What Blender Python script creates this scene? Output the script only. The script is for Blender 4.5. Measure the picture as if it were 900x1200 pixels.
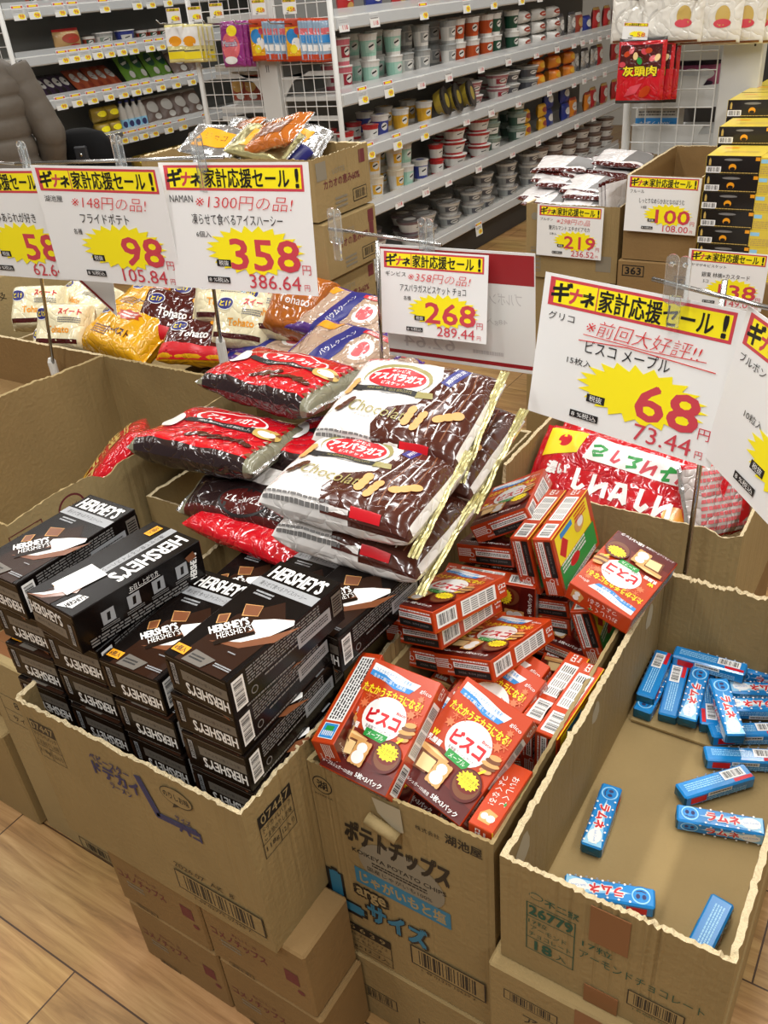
import bpy, bmesh, math, random
from mathutils import Vector, Matrix, Euler, noise
for o in list(bpy.data.objects): bpy.data.objects.remove(o, do_unlink=True)
SC = bpy.context.scene; COL = SC.collection
PI = math.pi; RD = math.radians
# ------------------------------------------------------------------ camera
F_PX, PITCH, ROLL, CAMZ, YAW = 995.0, RD(31.56), RD(5.43), 1.48, RD(35.0)
_f = Vector((0, math.cos(PITCH), -math.sin(PITCH))); _r = Vector((1, 0, 0)); _d = _f.cross(_r)
_c, _s = math.cos(ROLL), math.sin(ROLL)
_yaw = Matrix.Rotation(YAW, 3, 'Z')
RIGHT = _yaw @ (_c*_r + _s*_d); DOWN = _yaw @ (-_s*_r + _c*_d); FWD = _yaw @ _f
CAMP = Vector((0, 0, CAMZ))
cam = bpy.data.cameras.new('camera'); camo = bpy.data.objects.new('camera', cam); COL.objects.link(camo)
m3 = Matrix((RIGHT, -DOWN, -FWD)).transposed()
camo.matrix_world = Matrix.Translation(CAMP) @ m3.to_4x4()
cam.sensor_fit = 'VERTICAL'; cam.sensor_height = 24.0; cam.lens = F_PX/1200*24; cam.clip_start = .02
SC.camera = camo
def ray(x, y): return FWD + RIGHT*((x-450)/F_PX) + DOWN*((y-600)/F_PX)
def at_z(x, y, z): d = ray(x, y); return CAMP + d*((z-CAMZ)/d.z)
def at_x(x, y, X): d = ray(x, y); return CAMP + d*(X/d.x)
def at_y(x, y, Y): d = ray(x, y); return CAMP + d*(Y/d.y)
# ------------------------------------------------------------------ world and light
SC.view_settings.view_transform = 'Standard'; SC.view_settings.look = 'None'
SC.view_settings.exposure = 0.0; SC.view_settings.gamma = 1.0; SC.view_settings.use_curve_mapping = False
w = bpy.data.worlds.new('store_air'); SC.world = w; w.use_nodes = True
w.node_tree.nodes['Background'].inputs[0].default_value = (.95, .97, 1, 1)
w.node_tree.nodes['Background'].inputs[1].default_value = .12
LIGHT_W = 18.5
def tube_light(x, y, e=1.0):
    l = bpy.data.lights.new('ceiling_tube', 'AREA'); l.shape = 'RECTANGLE'; l.size = .16; l.size_y = 1.25
    l.energy = LIGHT_W*e; l.color = (1, .99, .965)
    o = bpy.data.objects.new('ceiling_tube', l); o.location = (x, y, 2.98); COL.objects.link(o)
for lx in (-5.6, -3.95, -1.65, -.25, 1.25):
    for ly in (-.9, .75, 2.4, 4.1, 5.8):
        tube_light(lx, ly, 1.25 if ly < 2 and lx > -2 else .8)
# ------------------------------------------------------------------ materials
MATS = {}
def srgb(r, g, b):
    f = lambda c: (c/255/12.92 if c/255 <= .04045 else ((c/255+.055)/1.055)**2.4)
    return (f(r), f(g), f(b), 1)
def mat(name, rgb, rough=.5, metal=0, coat=0, spec=.5, bump=0, bscale=60, alpha=None, trans=0, emit=0, var=0, vscale=8):
    if name in MATS: return MATS[name]
    m = bpy.data.materials.new(name); m.use_nodes = True; nt = m.node_tree; b = nt.nodes['Principled BSDF']
    c = srgb(*rgb); b.inputs['Base Color'].default_value = c
    b.inputs['Roughness'].default_value = rough; b.inputs['Metallic'].default_value = metal
    b.inputs['Coat Weight'].default_value = coat; b.inputs['Coat Roughness'].default_value = .06
    b.inputs['Specular IOR Level'].default_value = spec
    if trans: b.inputs['Transmission Weight'].default_value = trans; b.inputs['IOR'].default_value = 1.25
    if alpha is not None: b.inputs['Alpha'].default_value = alpha
    if emit: b.inputs['Emission Color'].default_value = c; b.inputs['Emission Strength'].default_value = emit
    if bump or var:
        tc = nt.nodes.new('ShaderNodeTexCoord')
        if bump:
            n = nt.nodes.new('ShaderNodeTexNoise'); n.inputs['Scale'].default_value = bscale; n.inputs['Detail'].default_value = 4
            bp = nt.nodes.new('ShaderNodeBump'); bp.inputs['Strength'].default_value = bump; bp.inputs['Distance'].default_value = .01
            nt.links.new(tc.outputs['Object'], n.inputs['Vector']); nt.links.new(n.outputs['Fac'], bp.inputs['Height'])
            nt.links.new(bp.outputs['Normal'], b.inputs['Normal'])
            if coat: nt.links.new(bp.outputs['Normal'], b.inputs['Coat Normal'])
        if var:
            n2 = nt.nodes.new('ShaderNodeTexNoise'); n2.inputs['Scale'].default_value = vscale; n2.inputs['Detail'].default_value = 6
            mx = nt.nodes.new('ShaderNodeMix'); mx.data_type = 'RGBA'
            mx.inputs[6].default_value = tuple(v*(1-var) for v in c[:3])+(1,); mx.inputs[7].default_value = tuple(min(1, v*(1+var)) for v in c[:3])+(1,)
            nt.links.new(tc.outputs['Object'], n2.inputs['Vector']); nt.links.new(n2.outputs['Fac'], mx.inputs[0])
            nt.links.new(mx.outputs[2], b.inputs['Base Color'])
    MATS[name] = m; return m
KRAFT = mat('kraft_board', (150, 128, 86), .75, spec=.25, bump=.15, bscale=120, var=.16, vscale=9)
KRAFT2 = mat('kraft_board_pale', (160, 140, 98), .75, spec=.25, bump=.15, bscale=120, var=.14, vscale=7)
KRAFTD = mat('kraft_board_brown', (138, 110, 70), .75, spec=.25, bump=.15, bscale=120, var=.16, vscale=9)
TORN = mat('torn_board_edge', (214, 196, 158), .9, spec=.1, bump=.6, bscale=260)
TAPE = mat('brown_tape', (128, 84, 50), .35, spec=.5)
SCUFF = mat('scuffed_paper', (176, 164, 138), .8)
INK = mat('black_ink', (22, 20, 20), .5); INKB = mat('navy_ink', (44, 46, 92), .6); INKBL = mat('blue_ink', (46, 118, 150), .6)
INKG = mat('green_ink', (22, 78, 62), .6); INKR = mat('maroon_ink', (104, 40, 44), .6); INKGR = mat('grey_ink', (134, 126, 108), .6)
PAPER = mat('white_card', (240, 240, 238), .35, coat=.25); PAPERB = mat('card_back', (226, 226, 222), .5)
CRED = mat('card_red', (206, 70, 82), .4); CYEL = mat('card_yellow', (255, 238, 30), .4); CREDD = mat('card_dark_red', (150, 28, 34), .4)
PEN = mat('red_pen', (214, 44, 48), .5); GHOST = mat('show_through_grey', (196, 194, 192), .5)
CHROME = mat('brushed_chrome', (190, 190, 188), .22, metal=1); ACRYL = mat('clear_acrylic', (245, 250, 252), .05, trans=.9)
WPLAS = mat('white_plastic', (225, 225, 220), .4)
HB = mat('chocolate_black_board', (17, 12, 10), .22, spec=.14); HBR = mat('dark_cocoa_print', (46, 27, 17), .25, spec=.14)
HSIDE = mat('deep_cocoa_print', (30, 20, 13), .25, spec=.14)
HW = mat('gloss_white_print', (244, 243, 240), .3, coat=.4); HSI = mat('silver_print', (158, 160, 163), .35, metal=.1); HSID = mat('dull_silver_print', (104, 98, 90), .35)
HOR = mat('orange_print', (240, 160, 30), .3, coat=.3); HCH = mat('milk_chocolate_print', (120, 70, 40), .3, coat=.4); HTX = mat('fine_print_grey', (122, 120, 118), .45)
BO = mat('orange_red_board', (190, 62, 20), .3, coat=.15); BOD = mat('maroon_board', (112, 30, 16), .3, coat=.1); BOL = mat('pale_orange_print', (226, 122, 78), .3, coat=.15)
BRED = mat('crimson_print', (206, 22, 34), .35); BGR = mat('green_print', (40, 150, 64), .35); BYE = mat('yellow_print', (248, 226, 40), .35); BBL = mat('sky_blue_print', (52, 140, 210), .35)
BCK = mat('biscuit_print', (214, 160, 94), .4); BCKL = mat('pale_biscuit_print', (240, 206, 146), .4); BDK = mat('deep_maroon_print', (88, 18, 12), .3, coat=.15)
RBLU = mat('blue_wrapper', (26, 132, 204), .25, coat=.5); RBLUL = mat('light_blue_print', (150, 208, 240), .3, coat=.4); RTEAL = mat('teal_foil_end', (14, 84, 108), .3, metal=.3)
def film(name, rgb, rough=.14, bump=.35, bs=28, coat=.6):
    new = name not in MATS; m = mat(name, rgb, rough, coat=coat)
    if new:
        nt = m.node_tree; L = nt.links.new; b = nt.nodes['Principled BSDF']; tc = nt.nodes.new('ShaderNodeTexCoord')
        n = nt.nodes.new('ShaderNodeTexNoise'); n.inputs['Scale'].default_value = 16; n.inputs['Detail'].default_value = 2; L(tc.outputs['Object'], n.inputs['Vector'])
        mx = nt.nodes.new('ShaderNodeMix'); mx.data_type = 'RGBA'; mx.inputs[0].default_value = .09; L(tc.outputs['Object'], mx.inputs[6]); L(n.outputs['Color'], mx.inputs[7])
        v = nt.nodes.new('ShaderNodeTexVoronoi'); v.feature = 'DISTANCE_TO_EDGE'; v.inputs['Scale'].default_value = 26; L(mx.outputs[2], v.inputs['Vector'])
        pw = nt.nodes.new('ShaderNodeMath'); pw.operation = 'POWER'; pw.inputs[1].default_value = .5; L(v.outputs['Distance'], pw.inputs[0])
        bp = nt.nodes.new('ShaderNodeBump'); bp.inputs['Strength'].default_value = .55*bump/.35; bp.inputs['Distance'].default_value = .006; L(pw.outputs[0], bp.inputs['Height'])
        L(bp.outputs['Normal'], b.inputs['Normal']); L(bp.outputs['Normal'], b.inputs['Coat Normal'])
    return m
SILV = mat('silver_foil', (200, 200, 200), .2, metal=.85, bump=.4, bscale=40); GOLDF = mat('pale_gold_foil', (190, 182, 132), .28, metal=.8, bump=.4, bscale=50)
# ------------------------------------------------------------------ mesh helpers
def fbm(x, y, z=0): return noise.noise(Vector((x, y, z)))
class MB:
    def __init__(s): s.v = []; s.f = []; s.fm = []; s.m = []; s.sm = []
    def mi(s, m):
        if m not in s.m: s.m.append(m)
        return s.m.index(m)
    def face(s, pts, m, sm=False):
        i = len(s.v); s.v += [tuple(p) for p in pts]; s.f.append(tuple(range(i, i+len(pts)))); s.fm.append(s.mi(m)); s.sm.append(sm)
    def raw(s, vs, fs, m, sm=False):
        i = len(s.v); s.v += [tuple(p) for p in vs]; k = s.mi(m) if not isinstance(m, (list, tuple)) else None
        for j, f in enumerate(fs):
            s.f.append(tuple(a+i for a in f)); s.fm.append(k if k is not None else s.mi(m[j])); s.sm.append(sm)
    def box(s, x0, y0, z0, x1, y1, z1, m, c=0):
        """m: one material or dict of faces -x,+x,-y,+y,-z,+z ; c: chamfer"""
        g = (lambda k: m.get(k, m['*'])) if isinstance(m, dict) else (lambda k: m)
        X = (x0, x1); Y = (y0, y1); Z = (z0, z1)
        if c <= 0:
            P = [(X[i & 1], Y[i >> 1 & 1], Z[i >> 2]) for i in range(8)]
            s.raw(P, [(0, 4, 6, 2), (1, 3, 7, 5), (0, 1, 5, 4), (2, 6, 7, 3), (0, 2, 3, 1), (4, 5, 7, 6)], [g('-x'), g('+x'), g('-y'), g('+y'), g('-z'), g('+z')]); return
        P = []; idx = {}
        for i in range(8):
            sx, sy, sz = i & 1, i >> 1 & 1, i >> 2
            d = (1-2*sx, 1-2*sy, 1-2*sz); q = (X[sx], Y[sy], Z[sz])
            for ax in range(3):
                idx[(sx, sy, sz, ax)] = len(P)
                P.append(tuple(q[k]+(0 if k == ax else d[k]*c) for k in range(3)))
        F = []; M = []
        for ax, (kn, kp) in enumerate((('-x', '+x'), ('-y', '+y'), ('-z', '+z'))):
            for sd in (0, 1):
                r = []
                for a, b in ((0, 0), (1, 0), (1, 1), (0, 1)):
                    t = [0, 0, 0]; t[ax] = sd; t[(ax+1) % 3] = a; t[(ax+2) % 3] = b; r.append(idx[(*t, ax)])
                F.append(tuple(r) if sd else tuple(reversed(r))); M.append(g(kp if sd else kn))
        for ax in range(3):
            b, e = (ax+1) % 3, (ax+2) % 3
            for sb in (0, 1):
                for se in (0, 1):
                    q = []
                    for t, fa in ((0, b), (1, b), (1, e), (0, e)):
                        w_ = [0, 0, 0]; w_[ax] = t; w_[b] = sb; w_[e] = se; q.append(idx[(*w_, fa)])
                    n = (sb == 1) == (se == 1)
                    F.append(tuple(q) if n else tuple(reversed(q))); M.append(g(('-x', '-y', '-z')[b] if not sb else ('+x', '+y', '+z')[b]))
        for i in range(8):
            t = (i & 1, i >> 1 & 1, i >> 2); q = [idx[(*t, a)] for a in range(3)]
            F.append(tuple(q) if sum(t) % 2 == 1 else tuple(reversed(q))); M.append(g('+z' if t[2] else '-z'))
        s.raw(P, F, M)
    def tube(s, pts, r, m, n=8, cap=True):
        pts = [Vector(p) for p in pts]; rr = r if isinstance(r, (list, tuple)) else [r]*len(pts); vs = []; fs = []
        up = None
        for i, p in enumerate(pts):
            d = (pts[min(i+1, len(pts)-1)]-pts[max(i-1, 0)]).normalized()
            if up is None: up = Vector((0, 0, 1)) if abs(d.z) < .9 else Vector((1, 0, 0))
            a = d.cross(up).normalized(); b = a.cross(d).normalized(); up = b
            for k in range(n):
                t = 2*PI*k/n; vs.append(p+(a*math.cos(t)+b*math.sin(t))*rr[i])
        for i in range(len(pts)-1):
            for k in range(n): fs.append((i*n+k, i*n+(k+1) % n, (i+1)*n+(k+1) % n, (i+1)*n+k))
        if cap: fs.append(tuple(range(n-1, -1, -1))); fs.append(tuple((len(pts)-1)*n+k for k in range(n)))
        s.raw(vs, fs, m, True)
    def lathe(s, prof, m, n=20, o=(0, 0, 0)):
        """prof: (r,z) list ; m material or list per segment"""
        vs = []; fs = []; ms = []
        for r, z in prof:
            for k in range(n): t = 2*PI*k/n; vs.append((o[0]+r*math.cos(t), o[1]+r*math.sin(t), o[2]+z))
        for i in range(len(prof)-1):
            for k in range(n):
                fs.append((i*n+k, i*n+(k+1) % n, (i+1)*n+(k+1) % n, (i+1)*n+k)); ms.append(m[i] if isinstance(m, list) else m)
        fs.append(tuple(range(n-1, -1, -1))); ms.append(m[0] if isinstance(m, list) else m)
        L = len(prof)-1; fs.append(tuple(L*n+k for k in range(n))); ms.append(m[-1] if isinstance(m, list) else m)
        s.raw(vs, fs, ms)
    def build(s, name, parent=None, loc=None, rot=None, label=None, cat=None, group=None, kind=None, smooth=None):
        me = bpy.data.meshes.new(name); me.from_pydata(s.v, [], s.f)
        for m in s.m: me.materials.append(m)
        me.polygons.foreach_set('material_index', s.fm)
        me.polygons.foreach_set('use_smooth', [bool(x) if smooth is None else smooth for x in s.sm]); me.update()
        o = bpy.data.objects.new(name, me); COL.objects.link(o)
        if parent: o.parent = parent
        if loc is not None: o.location = loc
        if rot is not None: o.rotation_euler = rot
        tag(o, label, cat, group, kind); return o
def tag(o, label=None, cat=None, group=None, kind=None):
    if label: o['label'] = label
    if cat: o['category'] = cat
    if group: o['group'] = group
    if kind: o['kind'] = kind
    return o
def empty(name, loc=(0, 0, 0), rot=(0, 0, 0), label=None, cat=None, group=None):
    o = bpy.data.objects.new(name, None); COL.objects.link(o); o.location = loc; o.rotation_euler = rot; o.empty_display_size = .05
    return tag(o, label, cat, group)
def dup(o, loc=None, rot=None, label=None, group=None, parent=None, scale=None):
    c = o.copy(); COL.objects.link(c)
    if parent: c.parent = parent
    if loc is not None: c.location = loc
    if rot is not None: c.rotation_euler = rot
    if scale is not None: c.scale = scale
    if label: c['label'] = label
    if group: c['group'] = group
    for ch in list(o.children): dup(ch, parent=c)
    return c
# ------------------------------------------------------------------ printing on faces
_G = {}
def glyphs(s, bold=0):
    if (s, bold) in _G: return _G[(s, bold)]
    cu = bpy.data.curves.new('t', 'FONT'); cu.body = s; cu.dimensions = '2D'; cu.fill_mode = 'BOTH'; cu.resolution_u = 2; cu.offset = bold
    ob = bpy.data.objects.new('t', cu); me = bpy.data.meshes.new_from_object(ob)
    V = [(v.co.x, v.co.y) for v in me.vertices]; P = [tuple(p.vertices) for p in me.polygons]
    bpy.data.objects.remove(ob); bpy.data.curves.remove(cu); bpy.data.meshes.remove(me)
    if not V: V = [(0, 0), (1, 0), (1, 1)]; P = [(0, 1, 2)]
    x0 = min(v[0] for v in V); x1 = max(v[0] for v in V); y0 = min(v[1] for v in V); y1 = max(v[1] for v in V)
    _G[(s, bold)] = (V, P, x0, x1, y0, y1); return _G[(s, bold)]
def clip_poly(p, ax, lim, keep_less):
    out = []
    for i in range(len(p)):
        a, b = p[i], p[(i+1) % len(p)]; ia = (a[ax] <= lim) == keep_less; ib = (b[ax] <= lim) == keep_less
        if ia: out.append(a)
        if ia != ib and a[ax] != b[ax]:
            t = (lim-a[ax])/(b[ax]-a[ax]); out.append((a[0]+(b[0]-a[0])*t, a[1]+(b[1]-a[1])*t))
    return out
def cells(p, c):
    xs = [q[0] for q in p]; ys = [q[1] for q in p]; out = []
    for i in range(math.floor(min(xs)/c), math.floor(max(xs)/c)+1):
        s = clip_poly(clip_poly(p, 0, i*c, False), 0, (i+1)*c, True)
        if len(s) < 3: continue
        for j in range(math.floor(min(ys)/c), math.floor(max(ys)/c)+1):
            q = clip_poly(clip_poly(s, 1, j*c, False), 1, (j+1)*c, True)
            if len(q) >= 3: out.append(q)
    return out
BARP = [1, 2, 1, 1, 3, 1, 2, 1, 1, 2, 3, 1, 1, 1, 2, 2, 1, 3, 1, 1, 2, 1, 1, 2, 1, 3, 1, 2, 1, 1, 2, 1, 3, 1, 1, 2, 1, 1, 2, 1]
def rot2(x, y, a): c, s = math.cos(a), math.sin(a); return (x*c-y*s, x*s+y*c)
def decal(mb, fr, items, eps=.00025, step=.00007, cell=None):
    """fr = (origin,u,v) of a flat face or a function (a,b,lift)->point"""
    if callable(fr): mp = fr
    else:
        o, u, v = Vector(fr[0]), Vector(fr[1]).normalized(), Vector(fr[2]).normalized(); n = u.cross(v)
        mp = lambda a, b, e: o+u*a+v*b+n*e
    k = 0
    def put(polys, m, e):
        if not cell:
            for p in polys: mb.face([mp(a, b, e) for a, b in p], m)
            return
        ix = {}; vs = []; fs = []
        for p in polys:
            for q in cells(p, cell):
                f_ = []
                for a, b in q:
                    kk = (round(a, 5), round(b, 5))
                    if kk not in ix: ix[kk] = len(vs); vs.append(mp(a, b, e))
                    if ix[kk] not in f_: f_.append(ix[kk])
                if len(f_) >= 3: fs.append(tuple(f_))
        mb.raw(vs, fs, m, True)
    for it in items:
        k += 1; e = eps+step*k; t = it[0]
        if t == 'r':
            _, cx, cy, w_, h_, m = it[:6]; a = RD(it[6]) if len(it) > 6 else 0
            put([[(cx+q[0], cy+q[1]) for q in (rot2(sx*w_/2, sy*h_/2, a) for sx, sy in ((-1, -1), (1, -1), (1, 1), (-1, 1)))]], m, e)
        elif t == 'fr':   # outlined box
            _, cx, cy, w_, h_, th, m = it
            put([[(cx-w_/2, cy-h_/2), (cx+w_/2, cy-h_/2), (cx+w_/2, cy-h_/2+th), (cx-w_/2, cy-h_/2+th)], [(cx-w_/2, cy+h_/2-th), (cx+w_/2, cy+h_/2-th), (cx+w_/2, cy+h_/2), (cx-w_/2, cy+h_/2)],
                 [(cx-w_/2, cy-h_/2), (cx-w_/2+th, cy-h_/2), (cx-w_/2+th, cy+h_/2), (cx-w_/2, cy+h_/2)], [(cx+w_/2-th, cy-h_/2), (cx+w_/2, cy-h_/2), (cx+w_/2, cy+h_/2), (cx+w_/2-th, cy+h_/2)]], m, e)
        elif t == 'e':
            _, cx, cy, rx, ry, m = it[:6]; a = RD(it[6]) if len(it) > 6 else 0; N = 28 if max(rx, ry) > .008 else 12
            put([[(cx+q[0], cy+q[1]) for q in (rot2(rx*math.cos(2*PI*i/N), ry*math.sin(2*PI*i/N), a) for i in range(N))]], m, e)
        elif t == 'p': put([it[1]], it[2], e)
        elif t == 'fan':   # star-shaped polygon as triangles about a centre
            _, c0, ps, m = it; put([[c0, ps[i], ps[(i+1) % len(ps)]] for i in range(len(ps))], m, e)
        elif t == 'burst':
            _, cx, cy, rx, ry, m = it[:6]; N = it[6] if len(it) > 6 else 44; rnd = random.Random(3); ps = []
            for i in range(N):
                a = 2*PI*i/N; q = 1 if i % 2 == 0 else .74+.1*rnd.random(); ps.append((cx+rx*q*math.cos(a), cy+ry*q*math.sin(a)))
            put([[(cx, cy), ps[i], ps[(i+1) % N]] for i in range(N)], m, e)
        elif t == 's':
            _, ps, w_, m = it
            for i in range(len(ps)-1):
                a, b = Vector(ps[i]), Vector(ps[i+1]); d = (b-a)
                if d.length < 1e-6: continue
                d.normalize(); n_ = Vector((-d.y, d.x))*w_/2; a2 = a-d*w_*.3; b2 = b+d*w_*.3
                put([[tuple(a2-n_), tuple(b2-n_), tuple(b2+n_), tuple(a2+n_)]], m, e)
        elif t == 'bars':
            _, cx, cy, w_, h_ = it[:5]; a = RD(it[5]) if len(it) > 5 else 0; mbg = it[6] if len(it) > 6 else HW
            R = lambda x, y: (cx+rot2(x, y, a)[0], cy+rot2(x, y, a)[1])
            if mbg: put([[R(-w_/2, -h_/2), R(w_/2, -h_/2), R(w_/2, h_/2), R(-w_/2, h_/2)]], mbg, e)
            T = sum(BARP); x = -w_*.42; sc = w_*.84/T
            for i, b in enumerate(BARP):
                if i % 2 == 0: put([[R(x, -h_*.36), R(x+b*sc, -h_*.36), R(x+b*sc, h_*.38), R(x, h_*.38)]], INK, e+step*.8)
                x += b*sc
        elif t == 'lines':
            _, cx, cy, w_, h_, n_, m = it[:7]; a = RD(it[7]) if len(it) > 7 else 0; rnd = random.Random(n_*7+int(w_*1e4)); ps = []
            for j in range(n_):
                y = -h_/2+h_*(j+.5)/n_; x = -w_/2; hh = h_/n_*.27
                while x < w_/2:
                    L = min(w_*(.02+.07*rnd.random()), w_/2-x)
                    ps.append([(cx+q[0], cy+q[1]) for q in (rot2(*c, a) for c in ((x, y-hh), (x+L, y-hh), (x+L, y+hh), (x, y+hh)))]); x += L+w_*.012
            put(ps, m, e)
        elif t == 't':
            _, s, cx, cy, w_, h_, m = it[:7]; a = RD(it[7]) if len(it) > 7 else 0; bold = it[8] if len(it) > 8 else 0; sk = it[9] if len(it) > 9 else 0
            V, P, x0, x1, y0, y1 = glyphs(s, min(bold, 0)); sx = w_/(x1-x0) if w_ else None; sy = h_/(y1-y0) if h_ else sx
            if sx is None: sx = sy
            X = []
            for vx, vy in V:
                ly = (vy-(y0+y1)/2)*sy; lx = (vx-(x0+x1)/2)*sx+sk*ly; q = rot2(lx, ly, a); X.append((cx+q[0], cy+q[1]))
            rr = max(bold, 0)*sy*.75; sh = [(0, 0)]
            if bold >= .015: sh = [(rr*math.cos(q*PI/3+.5), rr*math.sin(q*PI/3+.5)) for q in range(6)] if bold > .06 else [(rr, rr), (-rr, rr), (rr, -rr), (-rr, -rr)]
            for q_, (dx, dy) in enumerate(sh):
                eq = e+q_*step*.17
                if cell: put([[(X[i][0]+dx, X[i][1]+dy) for i in p] for p in P], m, eq)
                else: mb.raw([mp(x+dx, y+dy, eq) for x, y in X], P, m)
def faces6(x0, y0, z0, x1, y1, z1):
    return {'+z': ((x0, y0, z1), (1, 0, 0), (0, 1, 0)), '-y': ((x0, y0, z0), (1, 0, 0), (0, 0, 1)), '+x': ((x1, y0, z0), (0, 1, 0), (0, 0, 1)),
            '-x': ((x0, y1, z0), (0, -1, 0), (0, 0, 1)), '+y': ((x1, y1, z0), (-1, 0, 0), (0, 0, 1)), '-z': ((x0, y1, z0), (1, 0, 0), (0, -1, 0))}
def struct(mb, name, parent=None): return mb.build(name, parent, kind='structure')
def nth(i): return ['first', 'second', 'third', 'fourth', 'fifth', 'sixth', 'seventh', 'eighth', 'ninth', 'tenth', 'eleventh', 'twelfth', 'thirteenth', 'fourteenth', 'fifteenth', 'sixteenth', 'seventeenth', 'eighteenth', 'nineteenth', 'twentieth'][i] if i < 20 else '%dth' % (i+1)
# ================================================================== SETTING
def wood():
    m = bpy.data.materials.new('oak_plank_floor'); m.use_nodes = True; nt = m.node_tree; b = nt.nodes['Principled BSDF']; L = nt.links.new
    tc = nt.nodes.new('ShaderNodeTexCoord')
    br = nt.nodes.new('ShaderNodeTexBrick'); br.offset = .37; br.inputs['Scale'].default_value = 1; br.inputs['Brick Width'].default_value = 1.05; br.inputs['Row Height'].default_value = .19
    br.inputs['Mortar Size'].default_value = .0016; br.inputs['Mortar Smooth'].default_value = 0
    br.inputs['Color1'].default_value = (.2, .2, .2, 1); br.inputs['Color2'].default_value = (.8, .8, .8, 1); br.inputs['Mortar'].default_value = (0, 0, 0, 1)
    L(tc.outputs['Object'], br.inputs['Vector'])
    mp = nt.nodes.new('ShaderNodeMapping'); mp.inputs['Scale'].default_value = (1.6, 22, 1); L(tc.outputs['Object'], mp.inputs['Vector'])
    wv = nt.nodes.new('ShaderNodeTexNoise'); wv.inputs['Scale'].default_value = 2.2; wv.inputs['Detail'].default_value = 9; wv.inputs['Roughness'].default_value = .65; wv.inputs['Distortion'].default_value = .8
    L(mp.outputs['Vector'], wv.inputs['Vector'])
    cr = nt.nodes.new('ShaderNodeValToRGB'); e = cr.color_ramp.elements
    e[0].position = .3; e[0].color = srgb(150, 110, 64); e[1].position = .72; e[1].color = srgb(222, 180, 122)
    k = cr.color_ramp.elements.new(.5); k.color = srgb(192, 148, 92)
    L(wv.outputs['Fac'], cr.inputs['Fac'])
    mx = nt.nodes.new('ShaderNodeMix'); mx.data_type = 'RGBA'; mx.blend_type = 'MULTIPLY'; mx.inputs[0].default_value = .35
    L(cr.outputs['Color'], mx.inputs[6]); L(br.outputs['Color'], mx.inputs[7])
    mo = nt.nodes.new('ShaderNodeMix'); mo.data_type = 'RGBA'; mo.inputs[7].default_value = srgb(70, 44, 22); L(br.outputs['Fac'], mo.inputs[0]); L(mx.outputs[2], mo.inputs[6])
    n2 = nt.nodes.new('ShaderNodeTexNoise'); n2.inputs['Scale'].default_value = 3; L(tc.outputs['Object'], n2.inputs['Vector'])
    m2 = nt.nodes.new('ShaderNodeMix'); m2.data_type = 'RGBA'; m2.blend_type = 'MULTIPLY'; m2.inputs[0].default_value = .3
    L(mo.outputs[2], m2.inputs[6]); L(n2.outputs['Color'], m2.inputs[7]); L(m2.outputs[2], b.inputs['Base Color'])
    b.inputs['Roughness'].default_value = .38
    bp = nt.nodes.new('ShaderNodeBump'); bp.inputs['Strength'].default_value = .08; L(wv.outputs['Fac'], bp.inputs['Height']); L(bp.outputs['Normal'], b.inputs['Normal'])
    return m
f = MB(); f.box(-9, -2.5, -.05, 3.2, 10, 0, wood()); struct(f, 'floor')
f = MB(); f.box(-9, -2.5, 3.1, 3.2, 10, 3.15, mat('ceiling_white', (205, 205, 200), .9)); struct(f, 'ceiling')
WALLM = mat('wall_paint', (196, 194, 186), .85)
f = MB(); f.box(-9, 9.9, 0, 3.2, 10, 3.1, WALLM); struct(f, 'wall_back')
f = MB(); f.box(-9, -2.5, 0, -8.9, 9.9, 3.1, WALLM); struct(f, 'wall_left')
f = MB(); f.box(3.1, -2.5, 0, 3.2, 9.9, 3.1, WALLM); struct(f, 'wall_right')
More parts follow.
